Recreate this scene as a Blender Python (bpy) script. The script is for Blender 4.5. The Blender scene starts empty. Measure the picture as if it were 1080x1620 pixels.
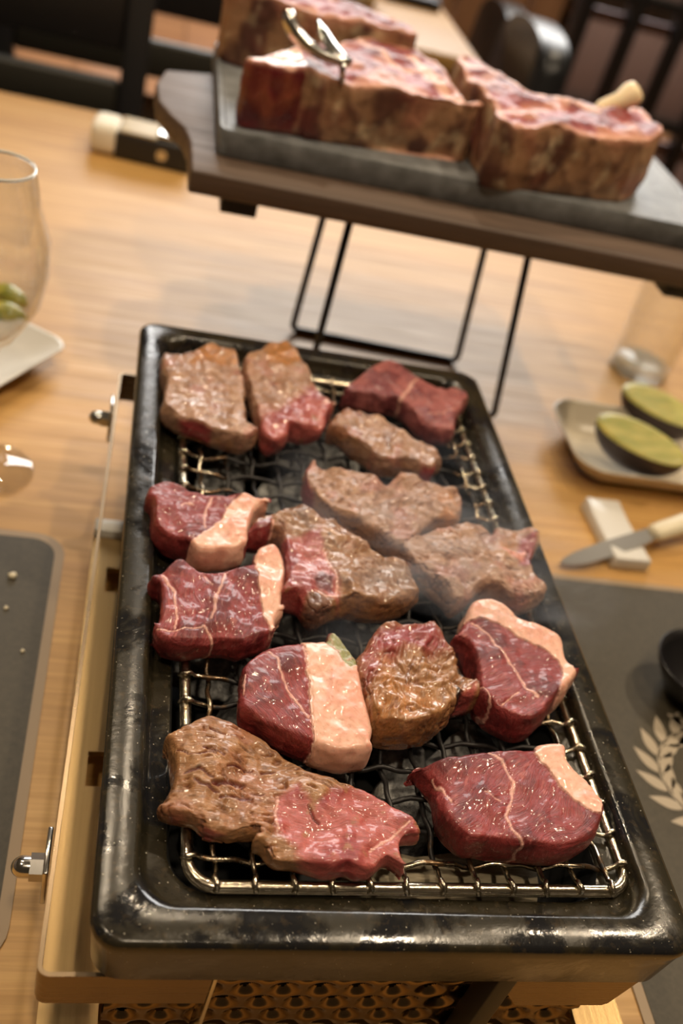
import bpy, bmesh, math, random
import numpy as np
from mathutils import Matrix, Vector

# ------------------------------------------------------------------ camera
C = bpy.context.scene.collection
SC = bpy.context.scene
FPX = 1589.567
P0 = np.array([540.0, 810.0])
RIM_Z = 0.12                      # enamel rim above the table top (z = 0)
HX, HY = 0.125, 0.2249            # half size of the enamel pan

def _calib():
    def inter(a, b, c, d):
        p = np.cross(np.cross([*a, 1], [*b, 1]), np.cross([*c, 1], [*d, 1]))
        return p[:2] / p[2]
    TL, TR, BR, BL = (222, 505), (752, 590), (1113, 1510), (138, 1497)
    v1 = inter(BL, TL, BR, TR); v2 = inter(BL, BR, TL, TR)
    f = math.sqrt(-np.dot(v1 - P0, v2 - P0))
    ray = lambda p: np.array([p[0] - P0[0], -(p[1] - P0[1]), -f])
    Y = ray(v1); Y /= np.linalg.norm(Y)
    X = ray(v2); X /= np.linalg.norm(X)
    Z = np.cross(X, Y)
    R = np.stack([X, Y, Z])
    h = lambda p: (lambda d: -d / d[2])(R @ ray(p))
    q = [h(p) for p in (TL, TR, BR, BL)]
    s = 2 * HX / np.linalg.norm(q[2] - q[3])
    cam = -sum(q) / 4 * s
    cam[2] = s + RIM_Z
    return f, R, cam

F, RM, CAM = _calib()

def T(p, z=0.0):
    """point of the horizontal plane z that photo pixel p shows"""
    d = RM @ np.array([p[0] - P0[0], -(p[1] - P0[1]), -F])
    return CAM + d * ((z - CAM[2]) / d[2])

def YP(p, y):
    """point of the vertical plane y that photo pixel p shows"""
    d = RM @ np.array([p[0] - P0[0], -(p[1] - P0[1]), -F])
    return CAM + d * ((y - CAM[1]) / d[1])

cam_data = bpy.data.cameras.new('camera')
cam = bpy.data.objects.new('camera', cam_data)
C.objects.link(cam)
M4 = Matrix([[*RM[i], CAM[i]] for i in range(3)] + [[0, 0, 0, 1]])
cam.matrix_world = M4
cam_data.sensor_fit = 'VERTICAL'
cam_data.sensor_height = 36.0
cam_data.lens = F / 1620 * 36
cam_data.clip_start = 0.02
cam_data.dof.use_dof = True
_fd = np.linalg.inv(RM) @ (T((640, 1235), 0.128) - CAM)
cam_data.dof.focus_distance = -_fd[2]
cam_data.dof.aperture_fstop = 6.0
SC.camera = cam

# ------------------------------------------------------------------ world, lights, exposure
SC.view_settings.view_transform = 'Standard'
SC.view_settings.look = 'None'
SC.view_settings.gamma = 1.0
SC.view_settings.use_curve_mapping = False
SC.view_settings.exposure = 0.08

world = bpy.data.worlds.new('room_light'); SC.world = world
world.use_nodes = True
_bg = world.node_tree.nodes['Background']
_bg.inputs[0].default_value = (0.42, 0.29, 0.165, 1)
_bg.inputs[1].default_value = 0.10

def light(name, kind, loc, energy, col, target=(0, 0, 0.1), **kw):
    d = bpy.data.lights.new(name, kind)
    d.energy = energy; d.color = col
    for k, v in kw.items(): setattr(d, k, v)
    o = bpy.data.objects.new(name, d); C.objects.link(o)
    o.location = loc
    o.rotation_euler = (Vector(target) - Vector(loc)).to_track_quat('-Z', 'Y').to_euler()
    return o

light('window_daylight', 'AREA', (1.0, 5.0, 2.3), 215, (1.0, 0.97, 0.93), (0.1, 0.3, 0), shape='RECTANGLE', size=3.4, size_y=1.7)
for i, (lx, ly) in enumerate([(-0.75, 0.95), (0.05, 1.15), (1.15, 0.5), (0.55, -0.05), (-0.85, -0.15), (-0.1, -0.85), (1.3, 2.2), (-0.5, 3.3)]):  # last two are fill lamps added to brighten the screen and back floor
    light('ceiling_or_fill_spot', 'SPOT', (lx, ly, 1.95), (18 if lx < -.8 else 58 if lx > 1 else 36) if ly < 2 else 120, (1.0, 0.80, 0.56), (lx * 0.4, ly * 0.35 + 0.05, 0) if ly < 2 else (1.1, 3.2, -0.5) if ly < 3 else (-0.4, 3.5, -0.7),
          spot_size=math.radians(95), spot_blend=0.7, shadow_soft_size=0.045)

# ------------------------------------------------------------------ helpers
rng = np.random.default_rng(7)
random.seed(5)

def tag(o, label, cat, group=None):
    o['label'] = label; o['category'] = cat
    if group: o['group'] = group
    return o

def structure(o):
    o['kind'] = 'structure'; return o

def mesh_obj(name, V, Fc, mat, parent=None, smooth=True, sharp=None):
    me = bpy.data.meshes.new(name)
    me.from_pydata([tuple(map(float, v)) for v in V], [], [tuple(int(i) for i in f) for f in Fc])
    if mat: me.materials.append(mat)
    return link_mesh(name, me, parent, smooth, sharp)

def link_mesh(name, me, parent=None, smooth=True, sharp=None):
    if smooth:
        me.polygons.foreach_set('use_smooth', [True] * len(me.polygons))
        if sharp: me.set_sharp_from_angle(angle=math.radians(sharp))
    o = bpy.data.objects.new(name, me); C.objects.link(o)
    if parent: attach(o, parent)
    return o

def attach(o, parent):
    o.parent = parent
    o.matrix_parent_inverse = Matrix.LocRotScale(parent.location, parent.rotation_euler, parent.scale).inverted() if parent.parent is None else Matrix.Identity(4)

def thing(name, label, cat, loc=(0, 0, 0), group=None):
    o = bpy.data.objects.new(name, None); C.objects.link(o)
    o.location = tuple(map(float, loc)); o.empty_display_size = 0.02
    return tag(o, label, cat, group)

def fixn(o):
    bm = bmesh.new(); bm.from_mesh(o.data); bmesh.ops.recalc_face_normals(bm, faces=bm.faces); bm.to_mesh(o.data); bm.free(); return o

def recentre(o):
    """origin of an unparented mesh to its own footprint"""
    me = o.data
    n = len(me.vertices); a = np.empty(n * 3); me.vertices.foreach_get('co', a); a = a.reshape(-1, 3)
    c = np.array([a[:, 0].mean(), a[:, 1].mean(), a[:, 2].min()])
    me.vertices.foreach_set('co', (a - c).ravel()); me.update()
    o.location = c
    return o

class MB:
    def __init__(s): s.V = []; s.F = []
    def add(s, V, Fc):
        n = len(s.V); s.V += [tuple(v) for v in V]; s.F += [tuple(i + n for i in f) for f in Fc]
        return s
    def box(s, lo, hi, M=None):
        x0, y0, z0 = lo; x1, y1, z1 = hi
        V = [(x0, y0, z0), (x1, y0, z0), (x1, y1, z0), (x0, y1, z0), (x0, y0, z1), (x1, y0, z1), (x1, y1, z1), (x0, y1, z1)]
        if M is not None: V = [tuple(M @ Vector(v)) for v in V]
        return s.add(V, [(0, 3, 2, 1), (4, 5, 6, 7), (0, 1, 5, 4), (1, 2, 6, 5), (2, 3, 7, 6), (3, 0, 4, 7)])
    def tube(s, pts, r, n=8, cap=True, flat=None):
        pts = [np.array(p, float) for p in pts]
        m = len(pts); rs = r if hasattr(r, '__len__') else [r] * m
        V = []; up = None
        for i in range(m):
            t = pts[min(i + 1, m - 1)] - pts[max(i - 1, 0)]; t /= np.linalg.norm(t) + 1e-12
            if up is None:
                up = np.array([0, 0, 1.0]) if abs(t[2]) < 0.9 else np.array([1.0, 0, 0])
            a = np.cross(t, up); a /= np.linalg.norm(a); b = np.cross(a, t); up = b
            for k in range(n):
                an = 2 * math.pi * k / n
                fx, fy = flat if flat else (1, 1)
                V.append(pts[i] + rs[i] * (fx * math.cos(an) * a + fy * math.sin(an) * b))
        Fc = [(i * n + k, i * n + (k + 1) % n, (i + 1) * n + (k + 1) % n, (i + 1) * n + k) for i in range(m - 1) for k in range(n)]
        if cap: Fc += [tuple(range(n - 1, -1, -1)), tuple((m - 1) * n + k for k in range(n))]
        return s.add(V, Fc)
    def rings(s, rings, closed_top=False, closed_bot=False):
        n = len(rings[0]); V = [v for r in rings for v in r]
        Fc = [(i * n + k, i * n + (k + 1) % n, (i + 1) * n + (k + 1) % n, (i + 1) * n + k) for i in range(len(rings) - 1) for k in range(n)]
        if closed_bot: Fc.append(tuple(range(n - 1, -1, -1)))
        if closed_top: Fc.append(tuple((len(rings) - 1) * n + k for k in range(n)))
        return s.add(V, Fc)
    def lathe(s, prof, c=(0, 0), n=48):
        return s.rings([[(c[0] + r * math.cos(2 * math.pi * k / n), c[1] + r * math.sin(2 * math.pi * k / n), z) for k in range(n)] for r, z in prof])
    def prism(s, poly, z0, z1):
        n = len(poly)
        return s.rings([[(p[0], p[1], z0) for p in poly], [(p[0], p[1], z1) for p in poly]], True, True)
    def obj(s, name, mat, parent=None, smooth=True, sharp=35, bevel=0, seg=2):
        o = mesh_obj(name, s.V, s.F, mat, parent, smooth, None if bevel else sharp)
        if bevel:
            m = o.modifiers.new('bevel', 'BEVEL'); m.width = bevel; m.segments = seg; m.limit_method = 'ANGLE'; m.angle_limit = math.radians(40)
            m.harden_normals = False
        return o

def rrect(hx, hy, r, z, n=8, cx=0, cy=0):
    out = []
    r = min(r, hx, hy)
    for sx, sy, a0 in ((1, 1, 0), (-1, 1, 90), (-1, -1, 180), (1, -1, 270)):
        for k in range(n + 1):
            a = math.radians(a0 + 90 * k / n)
            out.append((cx + sx * (hx - r) + r * math.cos(a), cy + sy * (hy - r) + r * math.sin(a), z))
    return out

# numpy gradient noise ------------------------------------------------
_G = rng.normal(size=(256, 3)); _G /= np.linalg.norm(_G, axis=1)[:, None]
_PM = rng.permutation(256); _PM = np.concatenate([_PM, _PM])
def noise(p):
    p = np.asarray(p, float)
    i = np.floor(p).astype(np.int64); f = p - i; i &= 255
    u = f * f * f * (f * (f * 6 - 15) + 10)
    res = 0
    for dx in (0, 1):
        wx = u[:, 0] if dx else 1 - u[:, 0]
        hx = _PM[(i[:, 0] + dx) & 255]
        for dy in (0, 1):
            wy = u[:, 1] if dy else 1 - u[:, 1]
            hy = _PM[hx + ((i[:, 1] + dy) & 255)]
            for dz in (0, 1):
                wz = u[:, 2] if dz else 1 - u[:, 2]
                g = _G[_PM[hy + ((i[:, 2] + dz) & 255)]]
                res = res + wx * wy * wz * (g[:, 0] * (f[:, 0] - dx) + g[:, 1] * (f[:, 1] - dy) + g[:, 2] * (f[:, 2] - dz))
    return res * 1.5
def fbm(p, o=3):
    r = 0; a = 1; s = 0
    for k in range(o):
        r = r + a * noise(np.asarray(p) * 2 ** k + 17.3 * k); s += a; a *= 0.5
    return r / s * 1.4
def sst(a, b, x):
    t = np.clip((x - a) / (b - a), 0, 1); return t * t * (3 - 2 * t)

# materials --------------------------------------------------------------
def mat(name, col=(0.5, 0.5, 0.5), rough=0.5, metal=0.0, **kw):
    m = bpy.data.materials.new(name); m.use_nodes = True
    b = m.node_tree.nodes['Principled BSDF']
    b.inputs['Base Color'].default_value = (*col, 1)
    b.inputs['Roughness'].default_value = rough
    b.inputs['Metallic'].default_value = metal
    for k, v in kw.items():
        b.inputs[k].default_value = v
    return m
class NT:
    def __init__(s, m): s.m = m; s.t = m.node_tree; s.b = s.t.nodes['Principled BSDF']
    def n(s, typ, ins=None, **kw):
        x = s.t.nodes.new(typ)
        for k, v in kw.items(): setattr(x, k, v)
        for k, v in (ins or {}).items():
            if isinstance(v, bpy.types.NodeSocket): s.t.links.new(v, x.inputs[k])
            else: x.inputs[k].default_value = v
        return x
    def out(s, sock, name): s.t.links.new(sock, s.b.inputs[name])
    def ramp(s, fac, stops):
        r = s.n('ShaderNodeValToRGB', {0: fac})
        e = r.color_ramp.elements
        while len(e) < len(stops): e.new(0.5)
        for x, (p, c) in zip(e, stops):
            x.position = p; x.color = (*c, 1) if hasattr(c, '__len__') else (c, c, c, 1)
        return r.outputs[0]
    def coord(s, kind='Object', scale=(1, 1, 1), rot=(0, 0, 0)):
        tc = s.n('ShaderNodeTexCoord')
        return s.n('ShaderNodeMapping', {0: tc.outputs[kind], 'Scale': scale, 'Rotation': rot}).outputs[0]
    def noise(s, vec, scale, detail=4, rough=0.55, dist=0.0):
        return s.n('ShaderNodeTexNoise', {'Vector': vec, 'Scale': scale, 'Detail': detail, 'Roughness': rough, 'Distortion': dist}).outputs[0]
    def mix(s, fac, a, b, blend='MIX'):
        x = s.n('ShaderNodeMix', data_type='RGBA', blend_type=blend)
        for k, v in ((0, fac), (6, a), (7, b)):
            if isinstance(v, bpy.types.NodeSocket): s.t.links.new(v, x.inputs[k])
            else: x.inputs[k].default_value = v if not hasattr(v, '__len__') else (*v, 1)[:4]
        return x.outputs[2]
    def math(s, op, a, b=0.0):
        return s.n('ShaderNodeMath', {0: a, 1: b}, operation=op).outputs[0]
    def bump(s, h, strength=0.3, dist=0.001):
        b = s.n('ShaderNodeBump', {'Height': h, 'Strength': strength, 'Distance': dist})
        s.out(b.outputs[0], 'Normal')

def wood(name, c0, c1, c2, grain=(2.2, 60, 60), rough=0.42, bump=0.15, rs=1.0):
    m = mat(name, c1, rough); t = NT(m)
    v = t.coord('Object', grain)
    a = t.noise(v, 1.0, 6, 0.6, 0.6)
    b = t.noise(t.coord('Object', tuple(g * 4.5 for g in grain)), 1.0, 3, 0.6)
    big = t.noise(t.coord('Object', (1.3, 6, 6)), 1.0, 2, 0.5, 0.4)
    col = t.ramp(a, [(0.3, c0), (0.5, c1), (0.72, c2)])
    col = t.mix(t.math('MULTIPLY', t.ramp(b, [(0.42, 1), (0.6, 0)]), 0.35), col, tuple(x * 0.62 for x in c0))
    col = t.mix(t.ramp(big, [(0.35, 0), (0.7, 0.55)]), col, c2)
    t.out(col, 'Base Color')
    t.out(t.ramp(b, [(0.3, rough + 0.12), (0.7, rough - 0.05)]), 'Roughness')
    t.bump(b, bump, 0.0004)
    return m

M_TABLE = wood('table_wood', (0.37, 0.185, 0.048), (0.53, 0.29, 0.085), (0.61, 0.365, 0.125), rough=.44)
M_BOARD = wood('dark_board_wood', (0.05, 0.028, 0.017), (0.10, 0.06, 0.04), (0.15, 0.10, 0.07), (3, 90, 90), 0.5)
M_FLOOR = wood('floor_wood', (0.20, 0.085, 0.035), (0.31, 0.14, 0.06), (0.40, 0.20, 0.09), (1.0, 14, 14), 0.4)
M_BLACK = mat('black_paint', (0.012, 0.012, 0.014), 0.45)
M_WIRE = mat('black_wire', (0.012, 0.012, 0.015), 0.32)
M_DARKSEAT = mat('dark_olive_leather', (0.022, 0.021, 0.016), 0.5)
M_SLATE = mat('slate_stone', (0.17, 0.18, 0.19), 0.45)
t = NT(M_SLATE); n_ = t.noise(t.coord(), 55, 6, 0.65)
t.out(t.ramp(n_, [(0.3, (0.10, 0.105, 0.105)), (0.7, (0.24, 0.25, 0.26))]), 'Base Color'); t.bump(n_, 0.5, 0.002)
M_CERAMIC = mat('white_ceramic', (0.72, 0.70, 0.66), 0.22)
M_CREAM = mat('cream_handle', (0.72, 0.64, 0.46), 0.4)
M_STEEL = mat('polished_steel', (0.62, 0.60, 0.57), 0.16, 1.0)
M_BLADE = mat('brushed_blade', (0.36, 0.32, 0.26), 0.34, 1.0)
def brushed(name, col, rough, axis):
    m = mat(name, col, rough, 1.0); t = NT(m)
    n = t.noise(t.coord('Object', axis), 1.0, 3, 0.6)
    t.out(t.ramp(n, [(0.25, tuple(x * 0.8 for x in col)), (0.75, col)]), 'Base Color')
    t.out(t.ramp(n, [(0.3, rough - 0.05), (0.7, rough + 0.1)]), 'Roughness')
    t.bump(n, 0.05, 0.0003)
    return m
M_BRUSHED = brushed('brushed_steel', (0.38, 0.26, 0.12), 0.42, (700, 6, 60))
M_BAND = brushed('steel_band', (0.24, 0.175, 0.11), 0.28, (8, 8, 900))
M_DIMPLE = mat('darkened_perforated_steel', (0.26, 0.18, 0.10), 0.24, 1.0)
def thin_glass():
    m = bpy.data.materials.new('clear_glass'); m.use_nodes = True; nt = m.node_tree; nt.nodes.clear()
    o = nt.nodes.new('ShaderNodeOutputMaterial'); mx = nt.nodes.new('ShaderNodeMixShader'); tr = nt.nodes.new('ShaderNodeBsdfTransparent'); gl = nt.nodes.new('ShaderNodeBsdfGlossy'); lw = nt.nodes.new('ShaderNodeLayerWeight'); fr = nt.nodes.new('ShaderNodeMapRange')
    lw.inputs[0].default_value = .18; nt.links.new(lw.outputs['Facing'], fr.inputs[0]); fr.inputs['To Min'].default_value = .02; fr.inputs['To Max'].default_value = .75; gl.inputs['Roughness'].default_value = .02; tr.inputs[0].default_value = (.985, .988, .985, 1)
    nt.links.new(fr.outputs[0], mx.inputs[0]); nt.links.new(tr.outputs[0], mx.inputs[1]); nt.links.new(gl.outputs[0], mx.inputs[2]); nt.links.new(mx.outputs[0], o.inputs[0])
    return m
M_GLASS = thin_glass()
M_DARKIN = mat('matte_black', (0.006, 0.006, 0.006), 0.8)  # plain black for the bowl under the net and the inner wall

# black enamel: greasy film with gold ceiling sheen painted in, heat tan, salt specks
M_ENAMEL = mat('black_enamel', (0.012, 0.012, 0.013), 0.16)
t = NT(M_ENAMEL)
v = t.coord('Object')
nA = t.noise(v, 34, 5, 0.6, 0.5)
nB = t.noise(v, 260, 4, 0.6)
sp = t.n('ShaderNodeTexVoronoi', {'Vector': v, 'Scale': 420.0, 'Randomness': 1.0}).outputs['Distance']
spm = t.noise(v, 700, 2)
grease_sheen = t.ramp(nA, [(0.40, 0), (0.50, 1)])
col = t.mix(grease_sheen, (0.012, 0.012, 0.013), (0.022, 0.018, 0.010))
col = t.mix(t.math('MULTIPLY', t.ramp(nB, [(0.55, 0), (0.75, 1)]), 0.22), col, (0.16, 0.105, 0.05))
speck = t.math('MULTIPLY', t.ramp(sp, [(0.10, 1), (0.16, 0)]), t.ramp(spm, [(0.56, 0), (0.60, 1)]))
col = t.mix(speck, col, (0.42, 0.38, 0.30))
t.out(col, 'Base Color')
t.out(t.mix(grease_sheen, (0.11,) * 3, (0.26,) * 3), 'Roughness')
t.bump(t.math('ADD', t.math('MULTIPLY', nA, 1.0), t.math('MULTIPLY', nB, 0.25)), 0.35, 0.0012)

# heat-tinted net wire: straw-coloured steel at the border, soot towards the fire
def net_mat():
    m = mat('heat_tinted_wire', (0.7, 0.6, 0.4), 0.25, 1.0); t = NT(m)
    geo = t.n('ShaderNodeNewGeometry').outputs['Position']
    n = t.noise(geo, 75, 4, 0.6)
    s = t.n('ShaderNodeSeparateXYZ', {0: geo})
    ax = t.math('ABSOLUTE', t.math('SUBTRACT', s.outputs[0], 0.0075)); ay = t.math('ABSOLUTE', t.math('ADD', s.outputs[1], 0.0))
    e = t.math('MINIMUM', t.math('SUBTRACT', 0.1, ax), t.math('SUBTRACT', 0.193, ay))      # metres inside the frame
    k = t.math('ADD', t.math('MULTIPLY', e, 32.0), t.math('MULTIPLY', t.math('SUBTRACT', n, 0.5), 2.2))
    col = t.ramp(k, [(0.28, (0.60, 0.53, 0.41)), (0.52, (0.17, 0.10, 0.05)), (0.75, (0.02, 0.018, 0.018))])
    t.out(col, 'Base Color')
    t.out(t.ramp(k, [(0.28, 0.2), (0.75, 0.45)]), 'Roughness')
    t.out(t.ramp(k, [(0.5, 1.0), (0.8, 0.3)]), 'Metallic')
    t.bump(t.noise(geo, 500, 3), 0.25, 0.0006)
    return m
M_NET = net_mat()

# ------------------------------------------------------------------ setting: table top, floor, partition
def slab(name, x0, x1, y0, y1, z0, z1, m, bevel=0.004):
    return MB().box((x0, y0, z0), (x1, y1, z1)).obj(name, m, None, True, bevel=bevel)
YT = float(T((120, 168))[1])
tb = thing('dining_table', 'long honey-coloured wooden dining table carrying the grill', 'table', (0.1, 0.2, -0.74))
MB().box((-1.1, -0.75, -0.035), (1.25, YT, 0.0)).obj('table_top', M_TABLE, tb, bevel=0.004)
for lx in (-1.0, 1.15):
    for ly in (-0.65, YT - 0.1):
        MB().box((lx - 0.035, ly - 0.035, -0.74), (lx + 0.035, ly + 0.035, -0.035)).obj('leg', M_BLACK, tb, bevel=0.003)

fl = MB().box((-5, -2.5, -0.78), (7, 9, -0.752)).obj('floor', mat('floor_joint', (0.09, 0.045, 0.02), 0.6)); structure(fl)
plank = None
for i in range(26):
    for j in range(3):
        x0 = -1.6 + i * 0.2
        if plank is None:
            o = MB().box((0.002, 0.002, 0), (0.198, 2.396, 0.012)).obj('floor_plank', M_FLOOR, None, bevel=0.0015)
            plank = o
        else:
            o = plank.copy(); C.objects.link(o)
        o.location = (x0, 0.6 + 2.4 * j - (i % 3) * 0.8, -0.752)
        o.parent = fl

# ------------------------------------------------------------------ the grill
g = thing('tabletop_grill', 'black enamel table grill with wide rim and steel carrying frame', 'grill', (0, 0, 0))
pr = [(.1205, .2205, .012, .086), (.1225, .2222, .012, .090), (.1238, .2238, .012, .112), (.1247, .2246, .012, .1165), (.1240, .2240, .0125, .1190), (.1222, .2220, .013, .1200),
      (.1110, .2105, .016, .1203), (.1092, .2087, .017, .1196), (.1078, .2074, .018, .1172), (.1070, .2066, .018, .1120), (.1058, .2054, .019, .1088), (.1035, .2032, .019, .1078),
      (.0980, .1975, .018, .1074), (.0962, .1957, .018, .1066), (.0950, .1945, .018, .104), (.0935, .193, .018, .066), (.090, .19, .018, .060)]
MB().rings([rrect(hx, hy, r, z, 10) for hx, hy, r, z in pr[:14]]).obj('pan', M_ENAMEL, g, sharp=None)
MB().rings([rrect(hx, hy, r, z, 10) for hx, hy, r, z in pr[13:]], closed_top=True).obj('fire_bowl', M_DARKIN, g, sharp=None)

# firebox with an embossed, perforated front
BX0, BX1, BY0, BY1, BZ0, BZ1 = -0.112, 0.112, -0.206, 0.200, 0.012, 0.092
w = MB()
w.box((BX0, BY0 + 0.004, BZ0), (BX0 + 0.002, BY1, BZ1)); w.box((BX1 - 0.002, BY0 + 0.004, BZ0), (BX1, BY1, BZ1))
w.box((BX0, BY1 - 0.002, BZ0), (BX1, BY1, BZ1)); w.box((BX0, BY0 + 0.012, BZ0), (BX1, BY1, BZ0 + 0.002))
w.obj('firebox', M_DIMPLE, g)
MB().box((BX0 + .003, BY0 + 0.012, BZ0 + .003), (BX1 - .003, BY0 + 0.013, BZ1)).obj('inner_wall', M_DARKIN, g)  # black sheet right behind the holes, keeping them dark
nx, nz = 280, 100
gx = np.linspace(BX0, BX1, nx); gz = np.linspace(BZ0, BZ1, nz)
GX, GZ = np.meshgrid(gx, gz)
pit, row = 0.0168, 0.0118
r0 = np.round((GZ - BZ0) / row); best = np.full(GX.shape, 9.0)
for dr in (-1, 0, 1):
    rr = r0 + dr; off = np.where(np.mod(rr, 2) == 0, 0, pit / 2)
    cx = np.round((GX - BX0 - off) / pit) * pit + off + BX0
    d = np.hypot(GX - cx, (GZ - (BZ0 + rr * row)) * 1.12); best = np.minimum(best, d)
GY = BY0 + 0.0036 * (1 - sst(0.0015, 0.0078, best))
keep = best > 0.0027
idx = np.arange(nx * nz).reshape(nz, nx)
fq = [(idx[j, i], idx[j, i + 1], idx[j + 1, i + 1], idx[j + 1, i]) for j in range(nz - 1) for i in range(nx - 1) if keep[j, i] and keep[j + 1, i + 1]]
mesh_obj('perforated_front', np.stack([GX, GY, GZ], -1).reshape(-1, 3), fq, M_DIMPLE, g)

# carrying frame: a flat steel strip bent round the long side
BAND_X = -0.1405
BYF, BYB = -0.2195, float(T((195, 590), .088)[1])
zt_, zb_ = 0.088, 0.066
def strip(path, z0, z1, th, name, m, parent):
    """upright flat strip along an XY path"""
    p = [np.array(q, float) for q in path]; L = []; R_ = []
    for i in range(len(p)):
        d = p[min(i + 1, len(p) - 1)] - p[max(i - 1, 0)]; d /= np.linalg.norm(d); nrm = np.array([-d[1], d[0]]) * th / 2
        L.append(p[i] + nrm); R_.append(p[i] - nrm)
    poly = L + R_[::-1]
    n = len(p); mb = MB()
    V = [(q[0], q[1], z0) for q in poly] + [(q[0], q[1], z1) for q in poly]; m2 = 2 * n
    Fc = []
    for i in range(n - 1):
        a, b, c, d = i, i + 1, m2 - 2 - i, m2 - 1 - i
        Fc += [(d, c, b, a)[::-1], (a + m2, b + m2, c + m2, d + m2)[::-1]]
    for i in range(m2):
        j = (i + 1) % m2; Fc.append((i, j, j + m2, i + m2))
    mb.add(V, Fc)
    o = mb.obj(name, m, parent, sharp=35)
    bm = bmesh.new(); bm.from_mesh(o.data); bmesh.ops.recalc_face_normals(bm, faces=bm.faces); bm.to_mesh(o.data); bm.free()
    return o
def corner(c, r, a0, a1, n=6):
    return [(c[0] + r * math.cos(math.radians(a0 + (a1 - a0) * k / n)), c[1] + r * math.sin(math.radians(a0 + (a1 - a0) * k / n))) for k in range(n + 1)]
for sgn in (-1, 1):
    bx = BAND_X if sgn < 0 else -BAND_X
    rc = .004
    path = [(BAND_X + .024, BYB)] + [(BAND_X + rc - rc * math.sin(a), BYB - rc + rc * math.cos(a)) for a in np.linspace(0, math.pi / 2, 6)] + \
           [(BAND_X + rc - rc * math.cos(a), BYF + rc - rc * math.sin(a)) for a in np.linspace(0, math.pi / 2, 6)] + [(-0.0745, BYF)]
    if sgn > 0: path = [(-x, y) for x, y in path if y > BYF + .03][::-1]; path = [(-BAND_X, -.165)] + path
    path = [(x - sgn * .0264 * max(y + .05, 0), y) for x, y in path]
    strip(path, zb_, zt_, 0.0018, 'carrying_band', M_BAND, g)
    # acorn nuts and hinge tabs
    for nb, py in enumerate(() if sgn > 0 else (float(T((60, 1372), .078)[1]), float(T((150, 660), .078)[1]))):
        s = sgn; bx = BAND_X + .0264 * max(py + .05, 0)
        tab = MB().box((bx + s * .001 if s > 0 else bx - .0032, py - .010, .066), (bx + .0032 if s > 0 else bx - .001, py + .012, .090)).obj('hinge_tab', M_STEEL, g, bevel=.0006)
        nut = MB()
        hexp = [(0.0058 * math.cos(math.radians(60 * k + 30)), 0.0058 * math.sin(math.radians(60 * k + 30))) for k in range(6)]
        nut.rings([[(bx + s * (.0032 + d), py + a, .078 + b) for a, b in hexp] for d in (0.0, 0.0055)], True, True)
        dome = [(.0046 * math.cos(a), .0055 + .0025 + .0052 * math.sin(a)) for a in np.linspace(0, math.pi / 2 - .05, 7)]
        nut.rings([[(bx + s * (.0032 + d), py + r * math.cos(2 * math.pi * k / 20), .078 + r * math.sin(2 * math.pi * k / 20)) for k in range(20)] for r, d in [(.0046, .0055)] + dome], True)
        o = nut.obj('acorn_nut', M_STEEL, tab, sharp=30)
        bm = bmesh.new(); bm.from_mesh(o.data); bmesh.ops.recalc_face_normals(bm, faces=bm.faces); bm.to_mesh(o.data); bm.free()
pl_ = [(.0545, .0885), (.056, .0895), (.113, .0895), (.106, .066), (.1035, .0645), (.062, .0645), (.0545, .075)]
MB().rings([[(x, BYF + d - .001, z) for x, z in pl_] for d in (0, .0018)], True, True).obj('front_plate', M_BAND, g, sharp=30)
# upright straps at the front that hold the pan
for sx, wd, m in ((-0.0735, 0.0016, M_STEEL), (0.050, 0.0085, M_BLACK)):
    MB().box((sx - wd / 2, -0.2215, 0.006), (sx + wd / 2, -0.2085, 0.094)).obj('front_strap', m, g, bevel=0.0006)
# base tray with air slots, low beside the firebox
ty1 = float(T((150, 845), .02)[1])
for sgn in (-1, 1):
    a, b = sorted((sgn * 0.1135, sgn * (abs(BAND_X) - .0015)))
    slots = [float(T((155, 915), .02)[1]), float(T((130, 1215), .02)[1])]
    mb = MB()
    xs = [a, -0.1285, b] if sgn < 0 else [a, 0.1285, b]
    # outer strip whole, inner strip broken by slots
    oi = (xs[0], xs[1]) if sgn < 0 else (xs[1], xs[2]); ii = (xs[1], xs[2]) if sgn < 0 else (xs[0], xs[1])
    mb.box((oi[0], -0.218, .016), (oi[1], ty1, .020))
    cuts = [-0.218]
    for s_ in sorted(slots): cuts += [s_ - .011, s_ + .011]
    cuts.append(ty1)
    for k in range(0, len(cuts), 2): mb.box((ii[0], cuts[k], .016), (ii[1], cuts[k + 1], .020))
    mb.obj('base_tray', M_BRUSHED, g)
    MB().box((a, ty1 - .002, .004), (b, ty1 + .010, .026)).obj('tray_end', mat('pale_end_block', (0.62, 0.60, 0.55), 0.35), g, bevel=.001)
for fx in (-.1, .1):
    for fy in (-.19, .185):
        MB().lathe([(0.0, 0), (.009, 0), (.010, .002), (.010, .0125), (0, .0125)], (fx, fy), 16).obj('foot', M_BLACK, g)

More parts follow.
